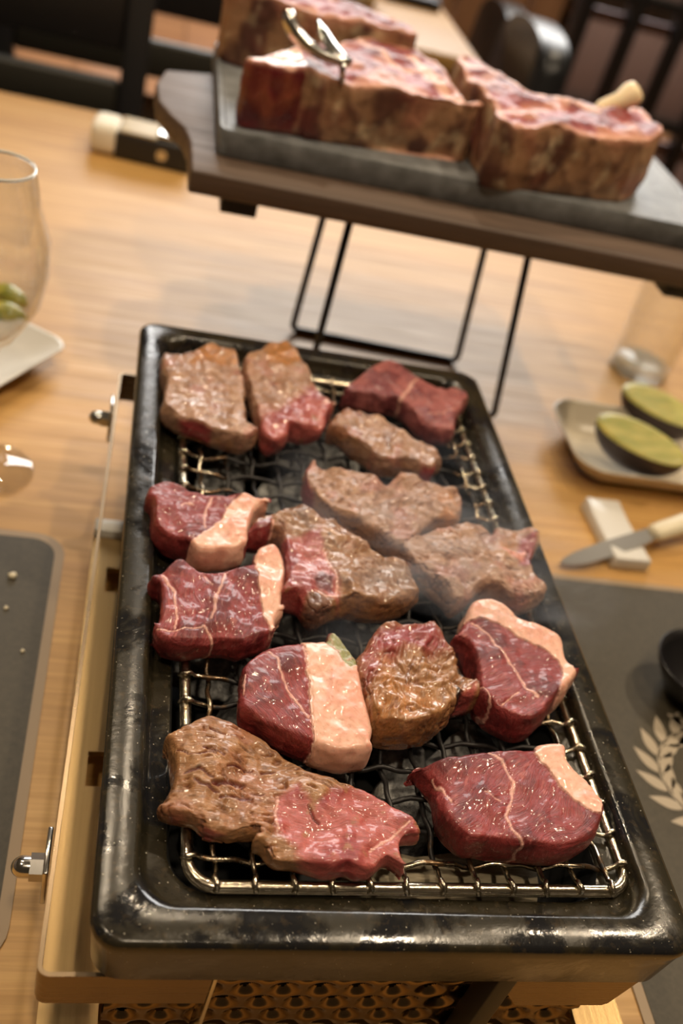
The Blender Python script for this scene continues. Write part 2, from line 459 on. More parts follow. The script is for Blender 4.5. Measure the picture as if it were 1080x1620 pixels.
# ------------------------------------------------------------------ wire net
NX0, NX1, NY0, NY1 = -0.0915, 0.1045, -0.1935, 0.1945
NZ = 0.1105
net = thing('grill_net', 'crimped steel wire net lying in the enamel pan, sooty in the middle', 'grill grate', (0.0075, 0, 0.1074))
fr = rrect((NX1 - NX0) / 2, (NY1 - NY0) / 2, .012, 0.1103, 6, (NX0 + NX1) / 2, (NY0 + NY1) / 2)
mb = MB(); nn = 10
for i in range(len(fr)):
    a, b, c = np.array(fr[i - 1]), np.array(fr[i]), np.array(fr[(i + 1) % len(fr)])
    tt = c - a; tt /= np.linalg.norm(tt); nrm = np.array([tt[1], -tt[0], 0])
    mb.V += [tuple(b + .0028 * (math.cos(2 * math.pi * k / nn) * nrm + math.sin(2 * math.pi * k / nn) * np.array([0, 0, 1]))) for k in range(nn)]
m_ = len(fr)
mb.F = [(i * nn + k, ((i + 1) % m_) * nn + k, ((i + 1) % m_) * nn + (k + 1) % nn, i * nn + (k + 1) % nn) for i in range(m_) for k in range(nn)]
mb.obj('net_frame', M_NET, net, sharp=None)
nl, nc = 12, 24
px_ = (NX1 - NX0) / (nl + 0.35); py_ = (NY1 - NY0) / (nc + 0.4)
X_l = [NX0 + px_ * (k + .68) for k in range(nl)]; Y_c = [NY0 + py_ * (k + .72) for k in range(nc)]
RW = 0.00125
def wire(fixed, crossings, lo, hi, ph, axis, name):
    """crimped wire, over and under the crossing wires, ends hooked over the frame"""
    knots = [(lo - .0026, .0005), (lo - .0012, .0038), (lo + .0016, .0040), (lo + .0045, .0012)]
    for k, c in enumerate(crossings):
        knots.append((c, RW * (1.3 if (k + ph) % 2 else -1.3)))
    knots += [(hi - .0045, .0012), (hi - .0016, .0040), (hi + .0012, .0038), (hi + .0026, .0005)]
    pts = []
    for i in range(len(knots) - 1):
        (a, za), (b, zb) = knots[i], knots[i + 1]
        st = 6 if 3 < i < len(knots) - 5 else 2
        for j in range(st):
            u = j / st; s_ = u * u * (3 - 2 * u)
            pts.append((a + (b - a) * u, za + (zb - za) * s_))
    pts.append(knots[-1])
    wob = .0006 * np.sin(np.arange(len(pts)) * 1.047 + ph * 2)
    P_ = [((fixed + w_, s_, NZ + z_) if axis == 'y' else (s_, fixed + w_, NZ + z_)) for (s_, z_), w_ in zip(pts, wob)]
    o = MB().tube(P_, RW, 7).obj(name, M_NET, net, sharp=None)
    return o
def wires(fixed_list, crossings, lo, hi, axis):
    base = {}
    for k, f_ in enumerate(fixed_list):
        ph = k % 2 if axis == 'y' else (k + 1) % 2
        if ph not in base: base[ph] = (wire(f_, crossings, lo, hi, ph, axis, 'net_wire'), f_)
        else:
            src, f0 = base[ph]; o = src.copy(); C.objects.link(o)
            o.location = Vector((f_ - f0, 0, 0)) if axis == 'y' else Vector((0, f_ - f0, 0))
            o.parent = net; o.matrix_parent_inverse = src.matrix_parent_inverse.copy()
wires(X_l, Y_c, NY0, NY1, 'y'); wires(Y_c, X_l, NX0, NX1, 'x')
net.rotation_euler.z = math.radians(1.0)

# ------------------------------------------------------------------ charcoal
M_COAL = mat('ash_covered_charcoal', (0.3, 0.3, 0.3), 0.85); t = NT(M_COAL)
v = t.coord('Object'); a_ = t.noise(v, 45, 5, 0.65); b_ = t.noise(v, 220, 4, 0.7)
col = t.ramp(a_, [(0.30, (0.025, 0.024, 0.022)), (0.47, (0.10, 0.10, 0.10)), (0.62, (0.40, 0.40, 0.39)), (0.8, (0.22, 0.18, 0.12))])
t.out(t.mix(t.math('MULTIPLY', t.ramp(b_, [(0.5, 0), (0.65, 1)]), .5), col, (0.08, 0.075, 0.07)), 'Base Color'); t.bump(b_, .8, .002)
coal_meshes = []
for k in range(6):
    bm = bmesh.new(); bmesh.ops.create_icosphere(bm, subdivisions=3, radius=1.0)
    A = np.array([v_.co[:] for v_ in bm.verts])
    dirs = rng.normal(size=(9, 3)); dirs /= np.linalg.norm(dirs, axis=1)[:, None]
    cut = 1 / np.maximum((A @ dirs.T).max(1), .62) * .62 + 0.12 * fbm(A * 1.6 + k * 7, 3)
    A = A * cut[:, None] * np.array([1.45, .95, .8]) * 0.0218
    for v_, c_ in zip(bm.verts, A): v_.co = c_
    me = bpy.data.meshes.new('charcoal'); bm.to_mesh(me); bm.free(); me.materials.append(M_COAL); coal_meshes.append(me)
    me.polygons.foreach_set('use_smooth', [True] * len(me.polygons)); me.set_sharp_from_angle(angle=math.radians(38))
kc = 0
for iy in range(9):
    for ix in range(4):
        o = bpy.data.objects.new('charcoal_lump', coal_meshes[(iy * 3 + ix * 5) % 6]); C.objects.link(o)
        o.location = (-0.063 + ix * 0.042 + random.uniform(-.005, .005), -0.138 + iy * 0.0390 + random.uniform(-.005, .005), 0.0775 + random.uniform(-.002, .003))
        o.rotation_euler = (random.uniform(-.4, .4), random.uniform(-.3, .3), random.uniform(0, 6.28))
        tag(o, 'grey ash-covered charcoal lump glimpsed under the wire net', 'charcoal', 'charcoal lumps under the net'); kc += 1
# split log close under the front of the frame
M_LOG = wood('pale_charred_log', (0.16, 0.12, 0.07), (0.36, 0.30, 0.20), (0.48, 0.42, 0.30), (25, 160, 160), .8, .5)

lg0, lg1 = T((545, 1424), .096), T((862, 1424), .096)
lp = [(lg0[0] + (lg1[0] - lg0[0]) * k / 5, -.176 + .002 * math.sin(k * 2.1), .086) for k in range(6)]
o = MB().tube(lp, [.0125, .0135, .013, .0138, .013, .012], 9, flat=(1, .75)).obj('charcoal_log', M_LOG, None, sharp=25); tag(recentre(o), 'pale split charcoal log under the front bar of the net', 'charcoal')

# ------------------------------------------------------------------ meat
def srgb(r, g_, b): return np.array([((c / 255 + .055) / 1.055) ** 2.4 if c > 10 else c / 255 / 12.92 for c in (r, g_, b)])
COL = dict(raw=srgb(142, 52, 52), rawd=srgb(104, 30, 34), rawl=srgb(196, 112, 104), vein=srgb(226, 172, 156), fat=srgb(228, 178, 156), fatd=srgb(216, 146, 126),
           sear=srgb(156, 110, 72), searl=srgb(182, 134, 88), seard=srgb(104, 68, 44), char=srgb(38, 26, 20), grey=srgb(172, 132, 108), greyd=srgb(116, 80, 62), amber=srgb(182, 122, 68),
           pink=srgb(176, 88, 82), pinkd=srgb(146, 54, 56), green=srgb(150, 148, 96), bone=srgb(240, 220, 180), crust=srgb(150, 100, 66), crustd=srgb(80, 40, 30))

def meat_mat(name, rough, coat, bump, fat=False, fibc=.5):
    m = mat(name, (.5, .2, .2), rough, 0); t = NT(m)
    t.b.inputs['Coat Weight'].default_value = coat; t.b.inputs['Coat Roughness'].default_value = .11
    t.b.inputs['Subsurface Weight'].default_value = .35 if fat else .12
    t.b.inputs['Subsurface Scale'].default_value = .004 if fat else .002
    t.b.inputs['Subsurface Radius'].default_value = (1.0, .45, .3)
    col = t.n('ShaderNodeAttribute', attribute_name='col').outputs['Color']
    fc = t.n('ShaderNodeAttribute', attribute_name='fc').outputs['Vector']
    f1 = t.noise(fc, 1.0, 3, .6); f2 = t.noise(fc, 3.4, 3, .6)
    geo = t.n('ShaderNodeNewGeometry').outputs['Position']
    f3 = t.noise(geo, 900 if not fat else 420, 3, .6)
    col = t.mix(fibc if not fat else .10, col, t.ramp(f1, [(.3, .4), (.5, 1.0), (.75, 1.5)]), 'MULTIPLY')
    if not fat: col = t.mix(.3, col, t.ramp(f2, [(.3, .5), (.7, 1.45)]), 'MULTIPLY')
    col = t.mix(.18 if fat else .3, col, t.ramp(f3, [(.3, .55), (.7, 1.3)]), 'MULTIPLY')
    t.out(col, 'Base Color')
    h = t.math('ADD', t.math('MULTIPLY', f1, 1.0 if not fat else .3), t.math('ADD', t.math('MULTIPLY', f2, .6), t.math('MULTIPLY', f3, .45 if fat else .3)))
    t.out(t.ramp(f3, [(.35, rough - .1), (.65, rough + .12)]), 'Roughness')
    bp = t.n('ShaderNodeBump', {'Height': h, 'Strength': bump, 'Distance': .0007})
    t.out(bp.outputs[0], 'Normal')
    return m
M_RAW = meat_mat('raw_beef', .40, .3, .75)
M_SEAR = meat_mat('seared_beef', .42, .4, .55, fibc=.3)
M_WET = meat_mat('glossy_seared_beef', .32, .8, .5, fibc=.28)
M_FAT = meat_mat('beef_fat', .34, .3, .18, True)

M_STEAK = meat_mat('raw_steak', .55, .08, .3, fibc=.25)

def crop(ox, oy, s, pts): return [(ox + x / s, oy + y / s) for x, y in pts]
def catmull(P, n):
    P = np.array(P, float); k = len(P); out = []
    for i in range(k):
        a, b, c, d = P[i - 1], P[i], P[(i + 1) % k], P[(i + 2) % k]
        for j in range(n):
            u = j / n
            out.append(.5 * (2 * b + (c - a) * u + (2 * a - 5 * b + 4 * c - d) * u * u + (3 * b - a - 3 * c + d) * u ** 3))
    return np.array(out)
def inpoly(P, poly):
    x, y = P[:, 0], P[:, 1]; r = np.zeros(len(P), bool)
    for i in range(len(poly)):
        (x0, y0), (x1, y1) = poly[i - 1], poly[i]
        c = (y0 > y) != (y1 > y)
        if y1 != y0: r ^= c & (x < (x1 - x0) * (y - y0) / (y1 - y0) + x0)
    return r
def linedist(P, line, closed=False):
    d = np.full(len(P), 9.0); n = len(line)
    for i in range(n if closed else n - 1):
        a = np.array(line[i]); b = np.array(line[(i + 1) % n]); ab = b - a
        u = np.clip(((P - a) @ ab) / (ab @ ab + 1e-15), 0, 1)
        d = np.minimum(d, np.hypot(*(P - a - u[:, None] * ab).T))
    return d
def sdpoly(P, poly):
    d = linedist(P, poly, True); return np.where(inpoly(P, poly), -d, d)

Z0 = NZ + RW * 2.3 + .0002

def build_block(foot, z0, th, vox, inset=.0022, smooth=14, grow=0.0):
    """rounded slab over the XY footprint, remeshed to even small quads"""
    foot = np.array(foot); n = len(foot); ctr = foot.mean(0)
    tn = np.roll(foot, -1, 0) - np.roll(foot, 1, 0); tn /= np.linalg.norm(tn, axis=1)[:, None] + 1e-12
    ar = np.sum(foot[:, 0] * np.roll(foot[:, 1], -1) - np.roll(foot[:, 0], -1) * foot[:, 1])
    nr = np.stack([tn[:, 1], -tn[:, 0]], 1) * (1 if ar > 0 else -1)
    prof = [(-inset, 0.0), (-.0002, .28), (0, .6), (-.0006, .88), (-.0019, 1.0)]
    rings = []
    for off, k in prof:
        q = foot + nr * (off + grow)
        rings.append([(q[i][0], q[i][1], z0 + th * k) for i in range(n)])
    bm = bmesh.new(); rv = [[bm.verts.new(p) for p in r] for r in rings]
    for i in range(len(rv) - 1):
        for k in range(n): bm.faces.new((rv[i][k], rv[i][(k + 1) % n], rv[i + 1][(k + 1) % n], rv[i + 1][k]))
    bm.faces.new(rv[0][::-1]); bm.faces.new(rv[-1])
    bmesh.ops.recalc_face_normals(bm, faces=bm.faces)
    bmesh.ops.triangulate(bm, faces=bm.faces[:])
    me = bpy.data.meshes.new('tmp'); bm.to_mesh(me); bm.free()
    o = bpy.data.objects.new('tmp', me); C.objects.link(o)
    md = o.modifiers.new('r', 'REMESH'); md.mode = 'VOXEL'; md.voxel_size = vox
    ms = o.modifiers.new('s', 'SMOOTH'); ms.factor = .5; ms.iterations = smooth
    dg = bpy.context.evaluated_depsgraph_get(); ev = o.evaluated_get(dg)
    m2 = bpy.data.meshes.new_from_object(ev)
    bpy.data.objects.remove(o); bpy.data.meshes.remove(me)
    k = len(m2.vertices); V = np.empty(k * 3); m2.vertices.foreach_get('co', V); V = V.reshape(-1, 3)
    N = np.empty(k * 3); m2.vertex_normals.foreach_get('vector', N); N = N.reshape(-1, 3)
    Fq = np.array([p.vertices[:] if len(p.vertices) == 4 else (*p.vertices[:], p.vertices[2]) for p in m2.polygons])
    bpy.data.meshes.remove(m2)
    return V, N, Fq

def emit(name, V, Fq, col, fc, m, parent):
    me = bpy.data.meshes.new(name)
    used = np.unique(Fq); mp = np.full(len(V), -1); mp[used] = np.arange(len(used))
    Fl = mp[Fq]
    me.vertices.add(len(used)); me.vertices.foreach_set('co', V[used].ravel())
    me.loops.add(Fl.size); me.loops.foreach_set('vertex_index', Fl.ravel().astype(np.int32))
    me.polygons.add(len(Fl)); me.polygons.foreach_set('loop_start', (np.arange(len(Fl)) * 4).astype(np.int32))
    me.polygons.foreach_set('loop_total', np.full(len(Fl), 4, np.int32)) if hasattr(me.polygons[0], 'loop_total') and False else None
    me.update(calc_edges=True); me.validate()
    ca = me.color_attributes.new('col', 'FLOAT_COLOR', 'POINT')
    if len(me.vertices) == len(used):
        ca.data.foreach_set('color', np.concatenate([col[used], np.ones((len(used), 1))], 1).ravel().astype(np.float32))
        fa = me.attributes.new('fc', 'FLOAT_VECTOR', 'POINT'); fa.data.foreach_set('vector', fc[used].ravel().astype(np.float32))
    me.materials.append(m)
    return link_mesh(name, me, parent)

def footprint(sil, z0, th, pitch, hi=.92, lo=.25):
    """silhouette pixels -> XY outline on the net: far edges are seen at the top, near edges low"""
    S = catmull(sil, 4); n = len(S)
    tn = np.roll(S, -1, 0) - np.roll(S, 1, 0)
    ar = np.sum(S[:, 0] * np.roll(S[:, 1], -1) - np.roll(S[:, 0], -1) * S[:, 1])
    ny = -tn[:, 0] / (np.linalg.norm(tn, axis=1) + 1e-9) * (1 if ar > 0 else -1)
    for _ in range(4): ny = .5 * ny + .25 * (np.roll(ny, 1) + np.roll(ny, -1))
    k = sst(-.55, .75, ny)
    zz = z0 + th * (hi - (hi - lo) * k)
    for _ in range(6): zz = .5 * zz + .25 * (np.roll(zz, 1) + np.roll(zz, -1))
    Q = np.array([T(p, z)[:2] for p, z in zip(S, zz)])
    return .5 * Q + .25 * (np.roll(Q, 1, 0) + np.roll(Q, -1, 0))

MEATS = []
def meat(label, sil, th, kind, fib=20, regions=(), fats=(), seams=(), bumps=(), m=None, vox=.00052, z0=Z0, rough_amp=1.0, crack=0.0, slits=(), ridges=(), cat='beef', name='beef_piece', group='beef pieces on the wire net', seamcol='vein'):
    zt = z0 + th
    foot = footprint(sil, z0, th, 0)
    V, N, Fq = build_block(foot, z0, th, vox, grow=.0012)
    TX = lambda pts: [T(p, zt)[:2] for p in pts]
    seed = (hash(label) % 997) if False else sum(map(ord, label)) % 997
    sd = np.array([seed * .37, seed * .11, seed * .73])
    up = sst(.1, .8, N[:, 2]); hgt = np.clip((V[:, 2] - z0) / th, 0, 1)
    # large undulation
    low = fbm(V * 55 + sd, 3)
    V = V.copy()
    V[:, 2] += hgt * (low * (.0021 if kind == 'raw' else .0028) * rough_amp + sum((TXb_amp * np.exp(-((V[:, 0] - q[0]) ** 2 + (V[:, 1] - q[1]) ** 2) / (2 * r * r)) for (q, r, TXb_amp) in [(T(p, zt)[:2], rad * .00026, amp) for p, rad, amp in bumps]), np.zeros(len(V))))
    lat = np.stack([fbm(V * 70 + sd + 31, 2), fbm(V * 70 + sd + 57, 2)], 1)
    V[:, :2] += lat * .0012 * (1 - up)[:, None]
    # fibre frame
    a = math.radians(fib); ca, sa = math.cos(a), math.sin(a)
    warp = fbm(V * 38 + sd + 9, 2) * .006
    u = ca * V[:, 0] + sa * V[:, 1]; v = -sa * V[:, 0] + ca * V[:, 1] + warp
    w_ = V[:, 2]
    fc = np.stack([u * 110, v * 1150, w_ * 600], 1)
    fibn = fbm(np.stack([u * 75, v * 480, w_ * 220], 1) + sd, 3)
    med = fbm(V * 210 + sd + 3, 3)
    fine = fbm(V * 520 + sd + 5, 2)
    wob = np.stack([fbm(V * 160 + sd + 70, 2), fbm(V * 160 + sd + 90, 2)], 1) * .0011
    XY = V[:, :2] + wob
    # masks
    fat = np.zeros(len(V)); bl = 9.0 * np.ones(len(V))
    for poly in fats:
        s_ = sdpoly(XY, TX(poly)); fat = np.maximum(fat, (s_ < 0).astype(float)); bl = np.minimum(bl, np.abs(s_))
    vein = np.zeros(len(V)); groove = np.zeros(len(V))
    for line, wd in seams:
        wd = wd * .75; d = linedist(XY, TX(line)); vein = np.maximum(vein, 1 - sst(wd * .35, wd, d * (1 + .5 * med))); groove = np.maximum(groove, 1 - sst(wd * .5, wd * 2.5, d))
    # colour
    def shade(kd):
        if kd == 'raw':
            c = COL['raw'] + (COL['rawd'] - COL['raw']) * sst(-.1, .5, low + .35 * med)[:, None]
            c = c + (COL['rawl'] - c) * (.40 * sst(.25, .8, fibn + .2 * med))[:, None]; c = c + (COL['rawd'] * .75 - c) * (.45 * sst(.2, .7, -fibn))[:, None]
            mar = sst(.50, .66, fbm(np.stack([u * 110, v * 230, w_ * 110], 1) + sd + 44, 3))
            return c + (COL['rawl'] - c) * (.45 * mar)[:, None]
        if kd == 'pink':
            c = COL['pink'] + (COL['pinkd'] - COL['pink']) * sst(-.2, .5, low)[:, None]
            c = c + (COL['rawl'] - c) * (.6 * sst(.1, .6, med))[:, None]
            return c + (COL['sear'] - c) * (.7 * sst(.35, .6, fbm(V * 130 + sd + 21, 3)))[:, None]
        if kd in ('sear', 'grey'):
            A, D = (COL['sear'], COL['seard']) if kd == 'sear' else (COL['grey'], COL['greyd'])
            c = A + (D - A) * (.75 * sst(.0, .6, fibn * .7 + med * .5))[:, None]
            c = c + (COL['searl'] - c) * (.5 * sst(.1, .6, low - .3 * med))[:, None]
            c = c + (COL['char'] - c) * (.8 * sst(.52, .75, fbm(V * 120 + sd + 77, 4)))[:, None]
            c = c + (COL['pink'] - c) * ((.35 if kd == 'grey' else .18) * sst(.1, .6, fbm(V * 60 + sd + 23, 2)))[:, None]
            return c
        if kd == 'rosy':
            c = srgb(166, 96, 94) + (srgb(122, 58, 62) - srgb(166, 96, 94)) * sst(-.2, .5, low + .3 * med)[:, None]
            return c + (COL['rawl'] - c) * (.4 * sst(.2, .7, fibn))[:, None]
        if kd == 'amber':
            return COL['amber'] + (COL['sear'] - COL['amber']) * sst(-.2, .5, med)[:, None]
        if kd == 'green':
            return COL['green'] + (COL['fatd'] - COL['green']) * (.6 * sst(0, .5, med))[:, None]
        if kd == 'char':
            return np.repeat(COL['char'][None], len(V), 0)
        if kd == 'fat':
            c = COL['fat'] + (COL['fatd'] - COL['fat']) * (.55 * sst(-.1, .5, low + .3 * med))[:, None]
            return c + (COL['rawl'] - c) * (.25 * sst(.35, .7, med))[:, None]
        if kd == 'crust':
            c = COL['crust'] + (COL['crustd'] - COL['crust']) * sst(-.15, .35, fbm(V * 95 + sd + 12, 4))[:, None]
            return c + (COL['bone'] - c) * (.5 * sst(.2, .6, fbm(V * 70 + sd + 33, 3)))[:, None]
        return np.repeat(COL[kd][None], len(V), 0)
    col = shade(kind); israw = np.ones(len(V)) * (kind in ('raw', 'pink'))
    for poly, kd, soft, *side in regions:
        s_ = sdpoly(XY, TX(poly)) + soft * .5 * low
        wgt = 1 - sst(-soft, soft, s_)
        if side and side[0] == 'side': wgt = wgt * (1 - up) * sst(.05, .2, hgt)
        c2 = shade(kd); col = col + (c2 - col) * wgt[:, None]
        israw = israw + ((kd in ('raw', 'pink')) - israw) * wgt
    col = col + (COL[seamcol] - col) * (.85 * vein)[:, None]
    if fats:
        edge = 1 - sst(.0001, .0006, bl)
        col = np.where(fat[:, None] > .5, shade('fat'), col)
        col = col + (COL['vein'] - col) * (.5 * edge)[:, None]
    nonraw = (1 - israw) * (1 - fat)
    # relief
    disp = fibn * .00022 * (1 - .8 * fat) + med * (.00012 + .00026 * nonraw) + fine * (.00005 + .00007 * nonraw) - groove * .0005 + fat * .0007 + vein * .0004
    if crack:
        cr = fbm(np.stack([u * 62, v * 260, w_ * 150], 1) + sd + 8, 2)
        ck = (1 - sst(.03, .14, np.abs(cr))) * sst(-.05, .3, fbm(V * 60 + sd + 66, 2)) * nonraw
        disp = disp - ck * .0013 * crack
        cc = COL['rawd'] * .5 + COL['seard'] * .5
        col = col + (cc - col) * (.75 * min(crack, 1) * ck)[:, None]
    for ln, wd in slits:
        wd = wd * .7
        d = linedist(XY, TX(ln)); q_ = 1 - sst(wd * .25, wd, d); e_ = (1 - sst(wd, wd * 2.2, d)) * (1 - q_)
        disp = disp - q_ * .0009 + e_ * .0002
        col = col + (COL['rawd'] * .75 - col) * (.85 * q_)[:, None]
    for ln, wd in ridges:
        d = linedist(XY, TX(ln)); disp = disp + .0008 * (1 - sst(0, wd, d)) - .0005 * sst(wd * .6, wd, d) * (1 - sst(wd, wd * 1.8, d))
    disp = disp * sst(0, .12, hgt)
    V = V + N * disp[:, None]
    V[:, 2] = np.maximum(V[:, 2], z0)
    # objects
    matl = m or (M_RAW if kind == 'raw' else M_SEAR)
    ff = fat[Fq].mean(1) > .5
    c = V.mean(0); base = (c[0], c[1], z0)
    if ff.any():
        t_ = thing(name, label, cat, base, group)
        emit('lean', V, Fq[~ff], col, fc, matl, t_); emit('fat_cap', V, Fq[ff], col, fc, M_FAT, t_)
    else:
        t_ = emit(name, V - np.array(base), Fq, col, fc, matl, None)
        t_.location = base; tag(t_, label, cat, group)
    return t_

c1 = lambda p: crop(230, 520, 3.2727, p)
c2 = lambda p: crop(460, 550, 3.6, p)
c3 = lambda p: crop(220, 740, 3.1765, p)
c4 = lambda p: crop(380, 720, 3.375, p)
c5 = lambda p: crop(600, 780, 3.1765, p)
c6 = lambda p: crop(360, 960, 2.5714, p)
c7 = lambda p: crop(230, 1110, 2.4, p)
c8 = lambda p: crop(600, 1140, 2.5714, p)

meat('raw beef piece with white seam and fat edge, at net corner below crinkled brown piece',
     c8([(140, 190), (190, 165), (330, 150), (450, 130), (520, 125), (640, 125), (660, 108), (740, 110), (745, 165), (800, 220), (850, 270), (880, 340), (885, 385), (860, 450), (820, 530), (750, 565), (680, 575), (570, 570), (500, 560), (400, 545), (330, 545), (280, 500), (240, 430), (225, 340), (200, 300), (165, 250), (150, 215)]),
     .019, 'raw', 40, fats=[c8([(635, 130), (650, 90), (755, 90), (760, 160), (810, 215), (900, 320), (905, 380), (868, 378), (800, 330), (730, 265), (690, 190)])],
     bumps=[((660, 1213), 30, -.009)], seams=[(c8([(450, 130), (500, 160), (515, 195), (545, 250), (540, 320), (520, 385), (540, 440), (580, 480), (590, 560)]), .0013), (c8([(230, 210), (270, 280), (300, 330)]), .0008), (c8([(430, 290), (490, 320)]), .0007)])
meat('raw beef piece, dark lean half beside wide pale fat half with greenish tip',
     c6([(50, 400), (60, 290), (75, 240), (130, 190), (170, 170), (290, 152), (345, 150), (415, 148), (412, 125), (435, 105), (480, 165), (515, 235), (520, 300), (530, 350), (550, 430), (566, 520), (556, 580), (558, 630), (460, 660), (400, 650), (350, 632), (270, 600), (180, 560), (90, 510), (55, 470)]),
     .019, 'raw', -60, fats=[c6([(312, 130), (400, 135), (445, 190), (500, 255), (540, 230), (600, 430), (600, 690), (355, 690), (350, 560), (338, 400), (327, 260)])],
     regions=[(c6([(400, 130), (435, 90), (490, 160), (535, 240), (500, 260), (450, 195)]), 'green', .0012)],
     seams=[(c6([(165, 175), (200, 210), (230, 300), (280, 390), (330, 450)]), .0012), (c6([(75, 270), (62, 350)]), .0008), (c6([(310, 152), (327, 260), (340, 400), (352, 560), (350, 640)]), .0009)])
meat('glossy crinkled brown beef piece beside pale fatty raw piece',
     c6([(520, 330), (520, 280), (530, 215), (570, 180), (590, 120), (640, 85), (740, 80), (840, 50), (850, 75), (890, 155), (930, 190), (945, 240), (985, 290), (1015, 310), (1005, 385), (990, 415), (930, 430), (890, 460), (850, 510), (800, 545), (700, 565), (600, 550), (560, 480), (545, 400)]),
     .021, 'sear', 60, m=M_WET, rough_amp=2.0, crack=.8,
     regions=[(c6([(550, 200), (600, 110), (840, 50), (900, 170), (800, 190), (720, 170), (640, 260), (560, 330)]), 'pinkd', .005), (c6([(930, 360), (1015, 300), (1010, 400), (930, 430)]), 'pink', .002),
              (c6([(620, 200), (700, 330), (800, 360), (900, 430), (700, 500), (600, 440)]), 'amber', .006), (c6([(915, 340), (955, 350), (940, 400), (920, 390)]), 'char', .0008), (c6([(940, 232), (975, 248), (970, 262), (945, 250)]), 'char', .0006)],
     ridges=[(c6([(740, 300), (800, 285), (870, 300), (930, 260)]), .0022), (c6([(790, 330), (850, 340), (900, 320), (940, 340)]), .0020), (c6([(760, 260), (830, 235), (890, 225), (930, 200)]), .0022), (c6([(640, 330), (680, 300), (740, 310)]), .0018),
             (c6([(560, 330), (600, 300), (640, 290), (680, 340), (720, 400), (780, 420), (830, 455)]), .0020), (c6([(590, 350), (585, 400), (600, 450)]), .0016), (c6([(700, 170), (690, 220), (720, 270)]), .0018), (c6([(880, 300), (890, 360), (920, 400)]), .0018)],
     bumps=[((600, 1010), 60, .004), ((690, 1060), 30, -.003), ((640, 1140), 50, .004), ((700, 1090), 22, .003)])
meat('raw beef piece with white seam and broad pink fat cap against pan edge',
     c5([(350, 770), (400, 710), (440, 660), (445, 610), (475, 560), (525, 540), (570, 545), (640, 590), (700, 645), (790, 670), (880, 715), (905, 760), (915, 830), (945, 870), (966, 925), (945, 975), (900, 1030), (870, 1072), (840, 1100), (800, 1150), (750, 1210), (680, 1230), (600, 1200), (535, 1160), (495, 1100), (480, 1040), (470, 970), (435, 890), (400, 830)]),
     .022, 'raw', 25, fats=[c5([(430, 640), (430, 600), (470, 545), (525, 520), (580, 530), (645, 575), (705, 630), (795, 650), (900, 700), (925, 760), (935, 830), (1010, 920), (1000, 960), (900, 1020), (925, 900), (895, 830), (800, 770), (700, 720), (610, 660), (530, 635)])],
     seams=[(c5([(470, 655), (540, 710), (600, 780), (670, 860), (700, 920), (730, 980), (800, 1020)]), .0014), (c5([(490, 950), (540, 990), (580, 1060)]), .0008), (c5([(700, 1000), (620, 1060)]), .0006)])
meat('large flat beef piece, browned and cracked half, pink half, lying at front of net',
     c7([(80, 190), (75, 160), (160, 115), (205, 85), (240, 55), (290, 65), (340, 95), (400, 120), (470, 170), (530, 210), (580, 240), (620, 270), (680, 280), (740, 305), (810, 325), (870, 360), (920, 385), (985, 425), (1028, 470), (1030, 510), (1020, 540), (960, 545), (955, 580), (980, 650), (940, 640), (900, 620), (850, 660), (790, 675), (740, 655), (680, 670), (600, 650), (540, 640), (470, 635), (440, 580), (405, 550), (430, 520), (370, 525), (290, 525), (230, 525), (180, 480), (100, 460), (50, 415), (90, 370), (110, 300), (100, 240)]),
     .0125, 'sear', -8, rough_amp=1.3, crack=1.3,
     regions=[(c7([(500, 360), (580, 310), (640, 400), (700, 330), (830, 320), (1000, 420), (1050, 500), (1000, 690), (850, 690), (680, 640), (590, 600), (570, 540), (490, 490)]), 'pink', .0022), (c7([(40, 420), (110, 420), (300, 500), (300, 560), (120, 480)]), 'pinkd', .002, 'side')],
     seams=[(c7([(500, 360), (495, 430), (500, 490)]), .0009), (c7([(850, 560), (920, 520), (1000, 460)]), .0009)],
     slits=[(c7([(250, 318), (310, 312), (370, 320)]), .0022), (c7([(150, 285), (200, 280), (250, 300)]), .0013), (c7([(185, 312), (230, 330), (275, 348)]), .0015), (c7([(280, 368), (340, 362), (405, 374)]), .0015),
            (c7([(215, 205), (260, 215), (290, 226)]), .0011), (c7([(310, 258), (360, 256), (405, 264)]), .0010), (c7([(440, 268), (490, 264)]), .0012), (c7([(240, 120), (300, 140), (370, 145)]), .0011), (c7([(120, 210), (160, 225), (220, 222)]), .0010), (c7([(400, 350), (450, 358)]), .0009), (c7([(620, 400), (635, 440), (660, 455)]), .0010)],
     bumps=[((330, 1190), 50, .004), ((300, 1160), 30, .003)])
meat('raw dark red beef piece with upright pink fat strip, touching the pan wall',
     c3([(55, 600), (60, 560), (120, 530), (180, 475), (220, 475), (280, 510), (330, 530), (440, 525), (560, 490), (580, 490), (590, 440), (620, 410), (680, 405), (705, 480), (712, 570), (695, 650), (700, 720), (710, 745), (660, 800), (665, 840), (660, 880), (600, 920), (520, 945), (480, 955), (400, 935), (300, 945), (200, 955), (100, 920), (75, 820), (80, 790), (110, 770), (115, 700), (95, 660), (60, 640)]),
     .017, 'raw', 75, rough_amp=1.4, fats=[c3([(585, 460), (610, 390), (695, 385), (735, 480), (745, 570), (725, 650), (735, 760), (655, 815), (628, 740), (612, 640), (592, 540)])],
     seams=[(c3([(430, 530), (415, 590), (385, 660), (360, 760)]), .0013), (c3([(330, 540), (365, 590)]), .001), (c3([(120, 540), (180, 620), (190, 700), (185, 800)]), .0012), (c3([(330, 800), (370, 850), (400, 890)]), .0012), (c3([(90, 800), (200, 815), (330, 800)]), .0007)],
     bumps=[((330, 1010), 22, -.002)])
